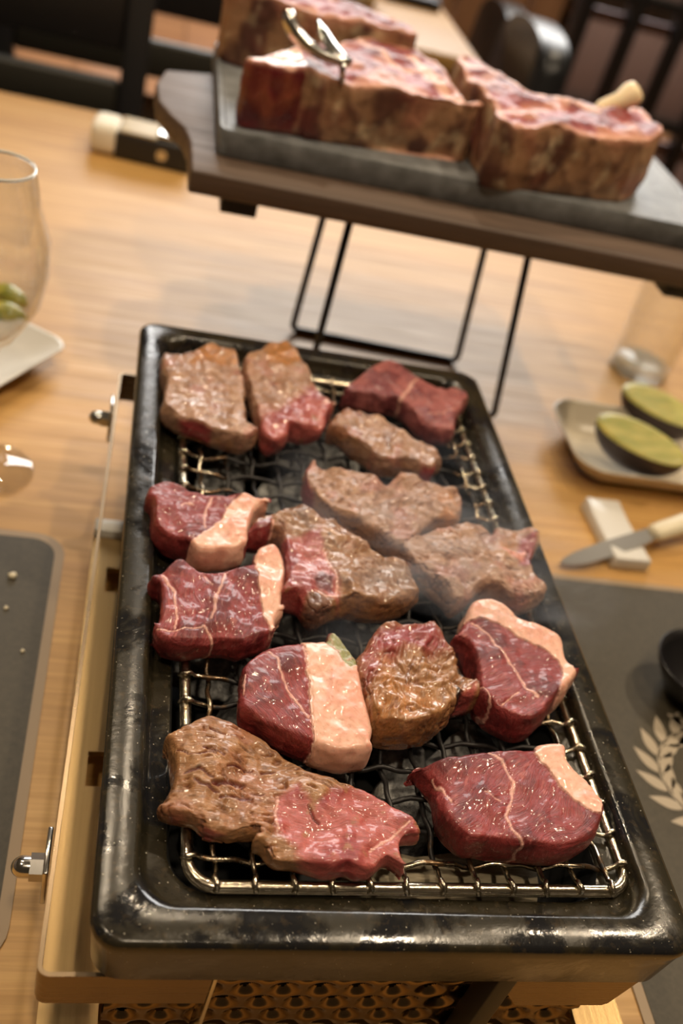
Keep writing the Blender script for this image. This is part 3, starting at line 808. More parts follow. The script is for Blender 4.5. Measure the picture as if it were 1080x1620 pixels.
meat('raw beef piece with wide cream fat band, nearest the two browned pieces at pan corner',
     c3([(40, 190), (55, 110), (130, 70), (200, 95), (270, 130), (350, 135), (420, 140), (500, 140), (560, 160), (640, 190), (640, 230), (600, 260), (545, 290), (525, 380), (520, 440), (490, 480), (420, 500), (330, 500), (270, 490), (230, 455), (160, 435), (90, 380), (70, 310), (65, 240)]),
     .018, 'raw', 20, rough_amp=1.4, fats=[c3([(530, 140), (650, 165), (665, 240), (590, 290), (540, 310), (535, 400), (545, 500), (490, 540), (420, 550), (330, 540), (262, 520), (232, 455), (232, 390), (290, 350), (370, 300), (420, 250), (440, 200), (470, 160)])],
     seams=[(c3([(210, 190), (240, 170), (270, 180)]), .0009), (c3([(370, 145), (340, 200), (325, 250), (335, 300)]), .0014)], bumps=[((255, 800), 25, .003)])
meat('half-browned beef piece with glistening pink raw end, between raw pieces and browned slab',
     c4([(20, 470), (35, 420), (100, 345), (180, 320), (260, 285), (350, 285), (410, 320), (425, 360), (490, 350), (560, 390), (640, 460), (700, 520), (770, 545), (850, 570), (900, 620), (920, 690), (940, 770), (900, 820), (840, 850), (740, 880), (640, 870), (540, 860), (470, 880), (390, 925), (340, 900), (300, 830), (225, 805), (222, 750), (250, 670), (235, 580), (210, 490), (150, 470), (90, 500)]),
     .0185, 'sear', -25, rough_amp=1.9, crack=.8, m=M_WET,
     regions=[(c4([(0, 500), (20, 380), (170, 330), (180, 480)]), 'raw', .0015), (c4([(185, 420), (240, 440), (330, 430), (420, 400), (450, 500), (490, 600), (530, 680), (530, 770), (420, 720), (300, 820), (180, 820), (240, 640)]), 'pink', .0022),
              (c4([(210, 490), (280, 470), (320, 560), (260, 640)]), 'raw', .0016), (c4([(380, 660), (440, 620), (490, 660), (500, 730), (420, 710)]), 'rawd', .0015), (c4([(360, 740), (450, 730), (500, 790), (430, 870), (350, 850)]), 'greyd', .002)],
     seams=[(c4([(180, 350), (165, 490)]), .0009), (c4([(440, 500), (490, 600), (525, 700), (520, 755), (450, 740), (400, 720)]), .0011)],
     bumps=[((470, 815), 30, .003), ((560, 930), 40, .002)])
meat('long browned beef slab with pointed upper corner, beneath the short browned piece',
     [(482, 762), (490, 738), (498, 728), (505, 742), (550, 745), (585, 752), (612, 768), (628, 756), (655, 754), (690, 772), (712, 774), (727, 792), (722, 830), (700, 843), (665, 850), (645, 875), (620, 884), (600, 872), (565, 850), (525, 835), (497, 815), (487, 790)],
     .0185, 'grey', 30, rough_amp=1.7, crack=.8, regions=[([(480, 765), (485, 735), (500, 722), (503, 760), (495, 800)], 'pinkd', .0015, 'side'), ([(690, 780), (722, 778), (730, 830), (700, 845)], 'amber', .002)],
     bumps=[((612, 775), 14, -.005), ((665, 800), 28, .003)])
meat('broad browned beef piece with curled rim, between browned slab and fat-capped raw piece',
     c5([(105, 260), (200, 215), (290, 195), (380, 170), (450, 158), (520, 172), (570, 212), (600, 172), (680, 190), (760, 180), (780, 230), (770, 300), (740, 370), (790, 430), (820, 480), (800, 550), (740, 590), (680, 590), (600, 545), (520, 525), (450, 550), (420, 590), (350, 610), (300, 540), (210, 480), (140, 390)]),
     .018, 'grey', -35, rough_amp=1.6, crack=.9, regions=[(c5([(590, 230), (690, 200), (700, 320), (600, 280)]), 'amber', .002), (c5([(700, 240), (790, 200), (770, 370), (700, 370)]), 'pinkd', .0018), (c5([(590, 275), (690, 300), (735, 290), (720, 345), (650, 330)]), 'fatd', .0012)],
     bumps=[(c5([(660, 260)])[0], 14, -.004), (c5([(755, 230)])[0], 10, .003), (c5([(400, 350)])[0], 60, .003)])
meat('browned beef piece with amber fat tip, in the pan corner',
     c1([(90, 250), (95, 130), (160, 135), (235, 130), (300, 90), (350, 85), (400, 110), (460, 105), (470, 170), (490, 240), (505, 330), (500, 420), (530, 490), (565, 540), (560, 590), (510, 630), (430, 615), (340, 595), (270, 560), (200, 540), (130, 500), (95, 450), (95, 380), (110, 310)]),
     .0175, 'grey', 15, m=M_WET, rough_amp=1.2, regions=[(c1([(225, 180), (240, 120), (300, 70), (350, 65), (400, 90), (480, 85), (475, 180), (350, 175)]), 'amber', .0015), (c1([(80, 420), (150, 440), (250, 450), (350, 490), (340, 640), (200, 600), (90, 520)]), 'pinkd', .002, 'side')])
meat('browned beef piece with pink side and rounded amber tip, leaning toward short browned piece',
     c1([(508, 200), (525, 150), (600, 110), (640, 70), (720, 55), (760, 90), (800, 150), (845, 220), (850, 270), (900, 340), (975, 415), (950, 450), (920, 500), (890, 565), (800, 580), (720, 560), (710, 615), (640, 640), (600, 600), (590, 540), (560, 450), (535, 340), (515, 280)]),
     .0175, 'grey', -50, m=M_WET, rough_amp=1.6, regions=[(c1([(605, 120), (630, 50), (720, 35), (775, 85), (810, 150), (740, 195), (650, 175)]), 'amber', .002), (c1([(560, 500), (620, 450), (720, 400), (790, 330), (860, 300), (1010, 415), (930, 560), (880, 600), (780, 610), (700, 640), (600, 640)]), 'pink', .005)],
     bumps=[(c1([(800, 340)])[0], 18, -.003), (c1([(720, 290)])[0], 14, .002)])
meat('rosy half-raw beef piece with pale seam, beside the tan short browned piece',
     c2([(305, 270), (340, 200), (420, 150), (500, 85), (580, 75), (630, 120), (690, 165), (770, 200), (880, 240), (920, 220), (980, 260), (985, 340), (940, 390), (910, 450), (900, 525), (830, 540), (760, 525), (700, 470), (640, 400), (560, 360), (500, 375), (420, 345), (340, 335), (305, 310)]),
     .017, 'rosy', 60, m=M_RAW, rough_amp=1.2, regions=[(c2([(300, 280), (420, 330), (560, 350), (700, 450), (830, 520), (830, 570), (300, 420)]), 'grey', .004), (c2([(300, 200), (500, 60), (640, 100), (600, 200), (450, 300), (320, 320)]), 'rosy', .008)],
     seams=[(c2([(715, 180), (640, 270), (580, 350)]), .0019), (c2([(940, 340), (860, 370), (780, 380)]), .001)])
meat('short browned tan beef piece wedged between rosy piece and long browned slab',
     c2([(215, 490), (225, 440), (260, 380), (310, 355), (380, 370), (420, 395), (500, 400), (570, 450), (640, 490), (720, 545), (810, 575), (840, 620), (845, 690), (800, 710), (770, 770), (700, 735), (600, 715), (500, 715), (450, 690), (390, 640), (300, 580), (260, 545)]),
     .0175, 'grey', -60, m=M_WET, rough_amp=1.4, regions=[(c2([(200, 500), (240, 360), (380, 360), (350, 460), (260, 560)]), 'sear', .004), (c2([(750, 660), (850, 640), (840, 730), (770, 800)]), 'pinkd', .002, 'side')], crack=.4)


# ------------------------------------------------------------------ board stand with slate and steaks
ZB, ZBT = 0.18, 0.198
ZS = ZBT + 0.019
bd = thing('serving_board', 'dark wooden serving board raised on black wire legs behind the grill', 'board', (0.11, 0.42, 0))
fl_ = T((302, 268), ZBT)[:2]; yb0 = float(fl_[1]); xb0 = float(fl_[0])
back = T((245, 128), ZBT)[:2]
XR = 0.36
outl = [(xb0, yb0), (XR - .02, yb0 - .002), (XR, yb0 + .02), (XR, yb0 + .26), (XR - .03, yb0 + .29), (xb0 + .06, yb0 + .29), (xb0 + .02, yb0 + .27), (xb0 + .018, yb0 + .235)]
sc = [T(p, ZBT)[:2] for p in ((262, 110), (247, 130), (250, 158), (268, 180), (290, 200), (300, 222))]
outl += [tuple(map(float, p)) for p in sc]
MB().prism(outl, ZB, ZBT).obj('board_plate', M_BOARD, bd, bevel=.0022)
cl = [T(p, ZB)[:2] for p in ((352, 312), (410, 322))]
MB().box((cl[0][0], cl[0][1] + .005, ZB - .014), (cl[1][0], cl[0][1] + .2, ZB)).obj('cleat', M_BLACK, bd, bevel=.001)
MB().box((XR - .06, cl[0][1] + .005, ZB - .014), (XR - .03, cl[0][1] + .2, ZB)).obj('cleat', M_BLACK, bd, bevel=.001)
RWI = .0033
fL, fR = T((462, 520), RWI), T((722, 571), RWI)
yr = float((fL[1] + fR[1]) / 2)
def leg_loop(pL, pR, tL, tR):
    pts = [tL]; 
    for p_, q_ in ((pL, pR), (pR, pL)):
        d = (q_ - p_) / np.linalg.norm(q_ - p_); u_ = (tL if p_ is pL else tR) - p_; u_ = u_ / np.linalg.norm(u_)
        arc = [p_ + .006 * (u_ * (1 - math.sin(a)) + d * (1 - math.cos(a))) for a in np.linspace(0, math.pi / 2, 6)]
        pts += arc if p_ is pL else arc[::-1]
    pts.append(tR)
    MB().tube(pts, RWI, 8).obj('wire_leg', M_WIRE, bd, sharp=None)
def along(foot, px, z):
    """wire from a foot through the sight line of a pixel up to the board underside"""
    d = RM @ np.array([px[0] - P0[0], -(px[1] - P0[1]), -F])
    # choose the point of the sight line at the same y as the foot
    q = CAM + d * ((foot[1] - CAM[1]) / d[1]); k = (z - foot[2]) / (q[2] - foot[2]); return foot + (q - foot) * k
leg_loop(fL, fR, along(fL, (514, 333), ZB), along(fR, (768, 386), ZB))
gy = yr - .10
gL = YP((556, 340), gy); gL2 = YP((503, 540), gy); gR = YP((836, 402), gy); gR2 = YP((787, 628), gy)
def zline(a, b, z): return a + (b - a) * ((z - a[2]) / (b[2] - a[2]))
leg_loop(zline(gL, gL2, RWI), zline(gR, gR2, RWI), zline(gL, gL2, ZB), zline(gR, gR2, ZB))
s0 = T((340, 246), ZBT)[:2]; s1 = T((352, 170), ZBT)[:2]
SX0, SY0 = float(s0[0]), float(s0[1])
sx1, sy1 = .345, SY0 + .232
sl = [rrect((sx1 - SX0) / 2 - a, (sy1 - SY0) / 2 - a, .008, z, 4, (SX0 + sx1) / 2, (SY0 + sy1) / 2) for a, z in ((.001, ZBT + .0002), (0, ZBT + .002), (0, ZS - .001), (.001, ZS + .0015), (.004, ZS + .0015), (.006, ZS - .0002))]
o = MB().rings(sl, True, True).obj('slate_plate', M_SLATE, None, sharp=30); tag(recentre(o), 'grey slate plate under raw steaks on the dark board', 'plate')

def steak(label, sil, th, z0, bone_poly, fat_lines, seed, xy=None, group='raw steaks on the slate', top='raw'):
    foot = np.array(xy) if xy is not None else footprint(sil, z0, th, 0, .96, .03)
    if xy is not None: foot = catmull(foot, 4)
    V, N, Fq = build_block(foot, z0, th, .0012, inset=.002, smooth=5)
    sd = np.array([seed, seed * 2.3, seed * .7])
    hgt = np.clip((V[:, 2] - z0) / th, 0, 1); up = sst(.35, .8, N[:, 2])
    low = fbm(V * 30 + sd, 3); med = fbm(V * 90 + sd, 3); fine = fbm(V * 260 + sd, 2)
    fold = fbm(V * np.array([42, 42, 26]) + sd + 4, 3)
    V = V.copy(); V[:, 2] += hgt * low * .006
    d = fold * .0030 * (1 - up) + med * .0003 + fine * .0001
    V += N * (d * sst(0, .1, hgt))[:, None]; V[:, 2] = np.maximum(V[:, 2], z0)
    XY = V[:, :2] + np.stack([med, fine], 1) * .002
    edge = -sdpoly(XY, foot)
    c = COL['raw'] + (COL['rawd'] - COL['raw']) * sst(-.2, .5, low)[:, None]
    c = c + (COL['pink'] - c) * (.35 * sst(-.1, .5, med))[:, None]; c = c + (srgb(214, 150, 118) - c) * (.55 * sst(.1, .5, fbm(V * 34 + sd + 61, 2)))[:, None]
    rim = 1 - sst(.003, .010, edge + .004 * low)
    c = c + (srgb(222, 168, 138) - c) * (.65 * rim)[:, None]
    for ln, wd in fat_lines:
        dd = linedist(XY, ln); c = c + (COL['fat'] - c) * (.85 * (1 - sst(wd * .5, wd, dd)))[:, None]
    cr = srgb(160, 120, 88) + (srgb(88, 52, 40) - srgb(160, 120, 88)) * sst(-.2, .45, fold + .5 * low)[:, None]
    cr = cr + (COL['bone'] - cr) * (.35 * sst(.1, .6, fbm(V * np.array([60, 60, 40]) + sd + 9, 3)))[:, None]
    cr = cr + (COL['pinkd'] - cr) * (.35 * sst(.0, .5, fbm(V * 24 + sd + 19, 2)))[:, None]
    col = cr + (c - cr) * np.maximum(up, sst(.9, 1.0, hgt) * .8)[:, None]
    isb = np.zeros(len(V), bool)
    if bone_poly is not None:
        isb = inpoly(XY, bone_poly)
        bc = COL['rawd'] * .9 + (srgb(140, 70, 50) - COL['rawd']) * sst(-.2, .4, fold)[:, None]
        bt = COL['fat'] + (COL['pink'] - COL['fat']) * (.7 * sst(0, .5, med))[:, None]
        col = np.where(isb[:, None], bc + (bt - bc) * np.maximum(up, sst(.93, 1, hgt))[:, None], col)
    fc = V * np.array([120, 120, 300])
    base = np.array([*V[:, :2].mean(0), z0])
    t_ = thing('bone_in_steak', label, 'steak', base, group)
    fb = isb[Fq].mean(1) > .5
    emit('lean', V, Fq[~fb], col, fc, M_STEAK, t_)
    if fb.any(): emit('bone', V, Fq[fb], col, fc, M_FAT, t_)
    return t_
ZK = ZS + .0002
yfa = float(T((380, 203), ZK)[1])
thA = float(YP((383, 97), yfa)[2]) - ZK
silA = [(378, 110), (385, 88), (440, 78), (500, 62), (560, 55), (610, 64), (650, 80), (695, 108), (728, 150), (752, 180), (742, 246), (715, 252), (640, 243), (560, 233), (500, 224), (478, 212), (440, 212), (382, 204), (378, 190), (386, 150)]
TA = lambda pts: [tuple(T(p, ZK + thA)[:2]) for p in pts]
ftA = footprint(silA, ZK, thA, 0, .96, .03)
frA = [tuple(T(p, ZK)[:2]) for p in ((380, 203), (430, 211), (474, 218), (485, 222), (560, 233), (640, 243), (708, 251), (732, 253))]
xyA = frA + TA([(744, 160), (718, 128), (690, 100), (640, 76), (560, 60), (470, 74), (392, 86)])
ftA = np.array(xyA)
steak('thick bone-in raw steak with square red bone end, under the steel tongs', silA, thA, ZK, TA([(360, 110), (380, 60), (475, 80), (488, 132), (482, 260), (360, 260)]),
      [(TA([(650, 90), (700, 140), (765, 180)]), .008), (TA([(560, 60), (620, 100), (690, 120)]), .004)], 3.3, xy=xyA)
yfb = float(T((760, 300), ZK)[1]); thB = float(YP((765, 186), yfb)[2]) - ZK
silB = [(712, 100), (722, 88), (745, 95), (800, 125), (860, 150), (900, 168), (960, 176), (1010, 172), (1038, 184), (1030, 225), (1022, 262), (1010, 302), (985, 321), (900, 312), (830, 303), (790, 304), (752, 294), (748, 270), (782, 205), (790, 180), (770, 150), (735, 122)]
TBp = lambda pts: [tuple(T(p, ZK + thB)[:2]) for p in pts]
xyB = [tuple(T(p, ZK)[:2]) for p in ((752, 291), (770, 300), (800, 304), (840, 306), (900, 312), (960, 320), (985, 321), (1008, 306))] + TBp([(1034, 182), (1008, 166), (960, 168), (900, 158), (850, 142), (800, 120), (748, 92), (722, 92), (738, 122), (768, 150), (786, 172)])
stB = steak('thick raw steak with folded brown crust and long pale bone ridge, on slate', silB, thB, ZK, None, [(TBp([(690, 88), (760, 112), (850, 150), (940, 178)]), .007)], 8.1, xy=xyB)
# rib bone knob standing at its far side
b0 = T((985, 205), ZK + thB * .55); b1 = T((985, 158), ZK + thB + .010)
bcen = T((985, 172), ZK + thB)
kn = [(bcen[0] - .03, bcen[1] - .006, ZK + thB * .7), (bcen[0] - .018, bcen[1], ZK + thB * .95), (bcen[0] - .004, bcen[1] + .002, ZK + thB + .004), (bcen[0] + .004, bcen[1] + .004, ZK + thB + .012), (bcen[0] + .008, bcen[1] + .005, ZK + thB + .016)]
MB().tube(kn, [.006, .007, .009, .011, .009], 12).obj('rib_bone', mat('cream_bone', tuple(COL['bone']), .5, **{'Subsurface Weight': .2, 'Subsurface Scale': .004}), stB, sharp=None)
# third steak behind the first
yC = float(ftA[:, 1].max()) + .006
xC0 = float(T((372, 60), ZK + .05)[0])
steak('raw steak with tall pale fat end, half hidden behind the first steak', None, thA + .012, ZK, None, [([(xC0 - .01, yC + .01), (xC0 + .03, yC + .05)], .02)], 5.7,
      xy=[(xC0, yC + .002), (xC0 + .05, yC), (xC0 + .10, yC), (xC0 + .155, yC - .006), (xC0 + .165, yC + .02), (xC0 + .15, yC + .042), (xC0 + .08, yC + .055), (xC0 + .02, yC + .05), (xC0 - .004, yC + .03)])

# steel tongs biting the first steak
yt = float(T((545, 130), ZK + thA)[1]) + .004
tg = thing('steel_tongs', 'shiny steel meat tongs with curved arms resting on the steak', 'tongs', (*YP((545, 130), yt)[:2], ZK + thA))
armA = [YP(p, yt + dy) for p, dy in (((455, 16), .016), ((457, 32), .014), ((464, 50), .011), ((482, 70), .008), ((508, 86), .004), ((534, 96), .001), ((554, 100), 0))]
MB().tube(armA, [.006, .0075, .0075, .007, .006, .005, .0045], 12, flat=(1, .75)).obj('arm', M_STEEL, tg, sharp=None)
armB = [YP(p, yt + dy) for p, dy in (((503, 32), .020), ((512, 52), .016), ((524, 72), .010), ((540, 88), .004), ((555, 99), 0))]
MB().tube(armB, [.0025, .008, .009, .007, .0045], 12, flat=(1, .35)).obj('arm', M_STEEL, tg, sharp=None)
jw = [YP(p, yt) for p in ((542, 98), (541, 112), (540, 128))]
MB().tube(jw, [.0085, .0085, .008], 12, flat=(1, .3)).obj('jaw', M_STEEL, tg, sharp=None)

# ------------------------------------------------------------------ brush
bp0 = T((140, 225), .012); bp1 = T((300, 262), .012)
br = thing('flat_brush', 'flat brush with cream bristles and black handle, lying by the board', 'brush', (*((bp0 + bp1) / 2)[:2], 0))
dx = (bp1 - bp0); Lb = float(np.linalg.norm(dx[:2])); ang = math.atan2(dx[1], dx[0])
Mb = Matrix.Translation((bp0[0], bp0[1], 0)) @ Matrix.Rotation(ang, 4, 'Z')
hb = .036; wb_ = .052
def loc_box(name, m, x0, x1, y0, y1, z0, z1, bev=.003):
    return MB().box((x0, y0, z0), (x1, y1, z1), Mb).obj(name, m, br, bevel=bev, seg=3)
loc_box('bristles', mat('cream_bristles', (.80, .76, .66), .8), 0, .034, 0, wb_, .001, hb, .009)
hdl = loc_box('handle', M_BLACK, .030, Lb, 0, wb_, 0, hb - .004)
loc_box('ferrule_label', mat('tan_band', (.42, .33, .18), .5), .034, .078, .001, wb_ - .001, hb - .004, hb - .001, .001)
loc_box('metal_clip', M_STEEL, .078, .105, .008, .04, hb - .004, hb + .002, .0015)
MB().tube([Mb @ Vector((.086, -.001, .016)), Mb @ Vector((.086, .002, .016))], .0065, 14).obj('rivet', M_STEEL, hdl)

# ------------------------------------------------------------------ wine glass and plate of pickles
gc = T((-20, 742)); gr = float(np.linalg.norm((T((47, 728)) - gc)[:2]))
rp = YP((58, 275), gc[1]); mp_ = YP((79, 438), gc[1])
zr, rr_ = float(rp[2]), float(rp[0] - gc[0]); zm, rm_ = float(mp_[2]), float(mp_[0] - gc[0])
zbm = zm - .052
pro = [(0.0005, 0.0005), (gr * .6, .0005), (gr - .001, .0006), (gr, .0014), (gr - .001, .0022), (gr * .55, .0034), (.009, .007), (.0052, .014), (.004, .03), (.0038, zbm - .012), (.006, zbm - .004), (.014, zbm + .003), (rm_ * .62, zbm + .014), (rm_ * .88, zbm + .030), (rm_, zm), (rm_ * .985, zm + .022), (rr_ + (rm_ - rr_) * .4, (zm + zr) / 2 + .01), (rr_, zr), (rr_ - .0006, zr + .0008), (rr_ - .0014, zr)]
inn = [(rr_ + (rm_ - rr_) * .4 - .0014, (zm + zr) / 2 + .01), (rm_ * .985 - .0014, zm + .022), (rm_ - .0014, zm), (rm_ * .88 - .0014, zbm + .0308), (rm_ * .62 - .001, zbm + .0155), (.012, zbm + .0055), (.0005, zbm + .003)]
o = MB().lathe(pro + inn, (gc[0], gc[1]), 64).obj('wine_glass', M_GLASS, None, sharp=None); fixn(o); o.name = 'glass_body'
wg = thing('wine_glass', 'empty clear stemmed wine glass in front of the pickle plate', 'glass', (gc[0], gc[1], 0)); attach(o, wg)
mr = MB(); nr_ = 64; nq = 8
mr.V = [(gc[0] + (rr_ - .0005 + .0011 * math.cos(b)) * math.cos(a), gc[1] + (rr_ - .0005 + .0011 * math.cos(b)) * math.sin(a), zr + .0009 + .0011 * math.sin(b)) for a in np.linspace(0, 2 * math.pi, nr_, endpoint=False) for b in np.linspace(0, 2 * math.pi, nq, endpoint=False)]
mr.F = [(i * nq + k, ((i + 1) % nr_) * nq + k, ((i + 1) % nr_) * nq + (k + 1) % nq, i * nq + (k + 1) % nq) for i in range(nr_) for k in range(nq)]
mr.obj('rim', mat('glass_rim', (.85, .87, .85), .06, **{'Transmission Weight': .6, 'IOR': 1.35}), wg, sharp=None)

def rot_rrect(hx, hy, r, z, n, c, a):
    ca, sa = math.cos(a), math.sin(a)
    return [(c[0] + ca * x - sa * y, c[1] + sa * x + ca * y, z) for x, y, _ in rrect(hx, hy, r, 0, n)]
def dish(name, label, hx, hy, r, c, a, m, h=.018, base=.62, cat='plate'):
    P_ = [(base, .0), (base + .05, .0005), (.80, h * .35), (.97, h * .92), (1.0, h), (.985, h + .0012), (.955, h * .97), (.78, h * .5), (base + .02, .0045)]
    o = MB().rings([rot_rrect(hx - (1 - k) * min(hx, hy), hy - (1 - k) * min(hx, hy), max(r - (1 - k) * r * .7, .006), z + .0002, 7, c, a) for k, z in P_], True, True).obj(name, m, None, sharp=None)
    return tag(recentre(o), label, cat)
pc = T((101, 548), .016)
ca_ = np.array([-.97, -.235]); ctr_ = pc[:2] + ca_ * .098
dish('side_plate', 'white square side plate with pickles behind the wine glass', .074, .074, .017, ctr_, math.atan2(-.235, -.97) + math.pi / 4, M_CERAMIC)
M_PICK = mat('pickle_green', (.30, .29, .045), .25, **{'Coat Weight': .5}); t = NT(M_PICK)
t.out(t.ramp(t.noise(t.coord('Object'), 90, 3), [(.35, (.28, .29, .05)), (.65, (.60, .52, .10))]), 'Base Color')
for i_, (p_, a_, L_, lab) in enumerate([((14, 472), -.5, .036, 'green pickled pepper, upper one of the heap on the side plate'), ((10, 500), -.2, .036, 'yellowish pickled pepper lowest on the side plate heap'), ((-30, 470), .6, .030, 'green pickled pepper at the middle of the side plate')]):
    q = T(p_, .016); pts = [(q[0] + (k - 3) / 3 * L_ * .5 * math.cos(a_), q[1] + (k - 3) / 3 * L_ * .5 * math.sin(a_) + .003 * math.cos((k - 3) / 3 * 1.5), .0155 + .0025 * math.cos((k - 3) / 3 * 1.5)) for k in range(7)]
    o = MB().tube(pts, [.002, .0075, .0095, .010, .0092, .0068, .002], 12, flat=(1, .9)).obj('pickled_pepper', M_PICK, None, sharp=None); tag(recentre(o), lab, 'pickle', 'pickles on the side plate')

# ------------------------------------------------------------------ right side: tumbler, dish with vegetable halves, knife and rest
tl, tr_ = T((962, 574)), T((1052, 600)); tc = (tl + tr_) / 2; tr0 = float(np.linalg.norm((tr_ - tl)[:2])) / 2
o = MB().lathe([(.0005, .0004), (tr0 - .002, .0004), (tr0, .003), (tr0 + .0045, .135), (tr0 + .004, .136), (tr0 + .0028, .135), (tr0 - .002, .014), (tr0 - .006, .010), (.0005, .009)], tc[:2], 56).obj('water_tumbler', M_GLASS, None, sharp=None)
fixn(o); o.name = 'glass_wall'
tw = thing('water_tumbler', 'clear straight water tumbler with thick base behind the vegetable dish', 'glass', (tc[0], tc[1], 0)); attach(o, tw)
MB().lathe([(.0005, .0008), (tr0 - .004, .0008), (tr0 - .001, .004), (tr0 - .003, .013), (tr0 - .008, .0155), (.0005, .0145)], tc[:2], 40).obj('thick_base', mat('thick_base_glass', (.93, .95, .90), .08, **{'Transmission Weight': .75, 'IOR': 1.3}), tw, sharp=None)
x0 = float(T((870, 660), .016)[0]); y0 = float(T((1010, 768), .016)[1]); y1 = float(T((872, 636), .018)[1])
dhx = .085; dhy = (y1 - y0) / 2
M_DISH = mat('beige_ceramic', (.70, .62, .48), .25)
dish('serving_dish', 'beige rectangular dish with upturned rim holding vegetable halves', dhx, dhy, .028, (x0 + dhx, y0 + dhy), 0, M_DISH, .024)
M_SKIN = mat('dark_purple_skin', (.035, .018, .022), .35)
M_FLESH = mat('olive_yellow_flesh', (.36, .33, .07), .4, **{'Subsurface Weight': .15, 'Subsurface Scale': .004}); t = NT(M_FLESH)
t.out(t.ramp(t.noise(t.coord('Object', (40, 90, 40)), 1.0, 4), [(.35, (.38, .37, .08)), (.65, (.60, .52, .14))]), 'Base Color')
def veg_half(label, px, L_, Wd, a, tilt, zc):
    q = T(px, zc); vg = thing('vegetable_half', label, 'vegetable', (q[0], q[1], .006), 'halved vegetables in the beige dish')
    Mv = Matrix.Translation((q[0], q[1], zc)) @ Matrix.Rotation(a, 4, 'Z') @ Matrix.Rotation(tilt, 4, 'X')
    n = 28; sk = MB(); rings = []
    for j in range(9):
        th_ = math.pi / 2 * j / 8 * .98
        rings.append([tuple(Mv @ Vector((L_ * math.cos(th_) * math.cos(2 * math.pi * k / n) * (1 + .06 * math.cos(2 * math.pi * k / n)), Wd * math.cos(th_) * math.sin(2 * math.pi * k / n), -.036 * math.sin(th_)))) for k in range(n)])
    sk.rings(rings[::-1], False, True).obj('skin', M_SKIN, vg, sharp=None)
    ms = MB(); rr2 = [[tuple(Mv @ Vector((L_ * s_ * math.cos(2 * math.pi * k / n) * (1 + .06 * math.cos(2 * math.pi * k / n)), Wd * s_ * math.sin(2 * math.pi * k / n), z_))) for k in range(n)] for s_, z_ in ((1.0, 0), (.97, .0012), (.8, .0016), (.45, .0005), (.1, .0012))]
    ms.rings(rr2, True).obj('flesh', M_FLESH, vg, sharp=None)
veg_half('dark-skinned vegetable half with yellow-green flesh, lower on beige dish rim', (1010, 693), .044, .021, -.70, .22, .046)
veg_half('dark-skinned vegetable half with dull green flesh, next to the tumbler', (1043, 640), .042, .020, -.72, .20, .040)

rs = [T(p, .006)[:2] for p in ((928, 797), (970, 797), (1018, 890), (980, 898))]
ra = (rs[0] + rs[1]) / 2; rb = (rs[2] + rs[3]) / 2; rv_ = rb - ra; rl = float(np.linalg.norm(rv_)); rang = math.atan2(rv_[1], rv_[0])
Mr = Matrix.Translation((ra[0], ra[1], 0)) @ Matrix.Rotation(rang, 4, 'Z')
o = MB().rings([[tuple(Mr @ Vector((rl * u, s_ * .0172, z))) for u, s_, z in pr_] for pr_ in
     [[(k, -1, .0002) for k in (0, .25, .5, .75, 1)] + [(k, 1, .0002) for k in (1, .75, .5, .25, 0)], [(k, -.92, z) for k, z in ((0, .012), (.25, .0105), (.5, .010), (.75, .0105), (1, .012))] + [(k, .92, z) for k, z in ((1, .012), (.75, .0105), (.5, .010), (.25, .0105), (0, .012))]]], True, True).obj('knife_rest', M_CERAMIC, None, bevel=.0012)
tag(recentre(o), 'small white ceramic cutlery rest under the table knife', 'cutlery rest')
kt = T((886, 893), .004); kh = T((1028, 846), .0135); ke = T((1120, 815), .0145)
kd = (kh - kt); kd /= np.linalg.norm(kd); kn_ = np.cross([0, 0, 1], kd); kn_ /= np.linalg.norm(kn_)
kf = thing('table_knife', 'table knife with cream handle lying across the white rest', 'knife', (*((kt + kh) / 2)[:2], .002))
Lk = float(np.linalg.norm(kh - kt)); up_ = np.cross(kd, kn_)
side = []
for u, a, b in ((0, .0, .0008), (.06, -.004, .004), (.2, -.008, .0065), (.5, -.0095, .0075), (.85, -.0085, .007), (1.0, -.0065, .0065), (1.06, -.005, .005)):
    side.append((u, a, b))
poly = [kt + kd * Lk * u + kn_ * a for u, a, b in side] + [kt + kd * Lk * u + kn_ * b for u, a, b in side[::-1]]
mbk = MB(); nk = len(poly); mbk.rings([[tuple(p + up_ * 0) for p in poly], [tuple(p + up_ * .0014) for p in poly]], True, True); mbk.obj('blade', M_BLADE, kf, sharp=30)
MB().tube([kh + kd * (.002 + .1 * k) for k in (0, .05, .3, .6, .95, 1.0)], [.006, .0088, .0095, .0098, .0095, .006], 14, flat=(1, .75)).obj('handle', M_CREAM, kf, sharp=None)

# placemats ------------------------------------------------------------
M_MAT = mat('dark_placemat', (.055, .050, .038), .6); t = NT(M_MAT)
t.out(t.ramp(t.noise(t.coord('Object'), 320, 3), [(.3, (.042, .033, .018)), (.7, (.062, .050, .029))]), 'Base Color')
M_MATB = mat('placemat_tan_border', (.30, .21, .12), .5)
M_PRINT = mat('pale_print', (.42, .35, .26), .5)
def placemat(label, cx, cy, hx, hy, r=.02):
    p = thing('placemat', label, 'placemat', (cx, cy, 0))
    MB().rings([rrect(hx, hy, r, z, 6, cx, cy) for z in (.0002, .0011)], True, True).obj('border', M_MATB, p, sharp=30)
    MB().rings([rrect(hx - .006, hy - .006, r - .004, z, 6, cx, cy) for z in (.0009, .0015)], True, True).obj('panel', M_MAT, p, sharp=30)
    return p
lx = float(T((60, 1180))[0]) - .001; ly = float(T((40, 843))[1])
placemat('dark placemat with tan border beside the steel carrying band', lx - .2, ly - .15, .2, .15)
rx = float(T((1008, 1590))[0]); ry = float(T((960, 918))[1])
rm = placemat('dark placemat printed with a pale laurel wreath beside the grill', rx + .2, ry - .19, .2, .19)
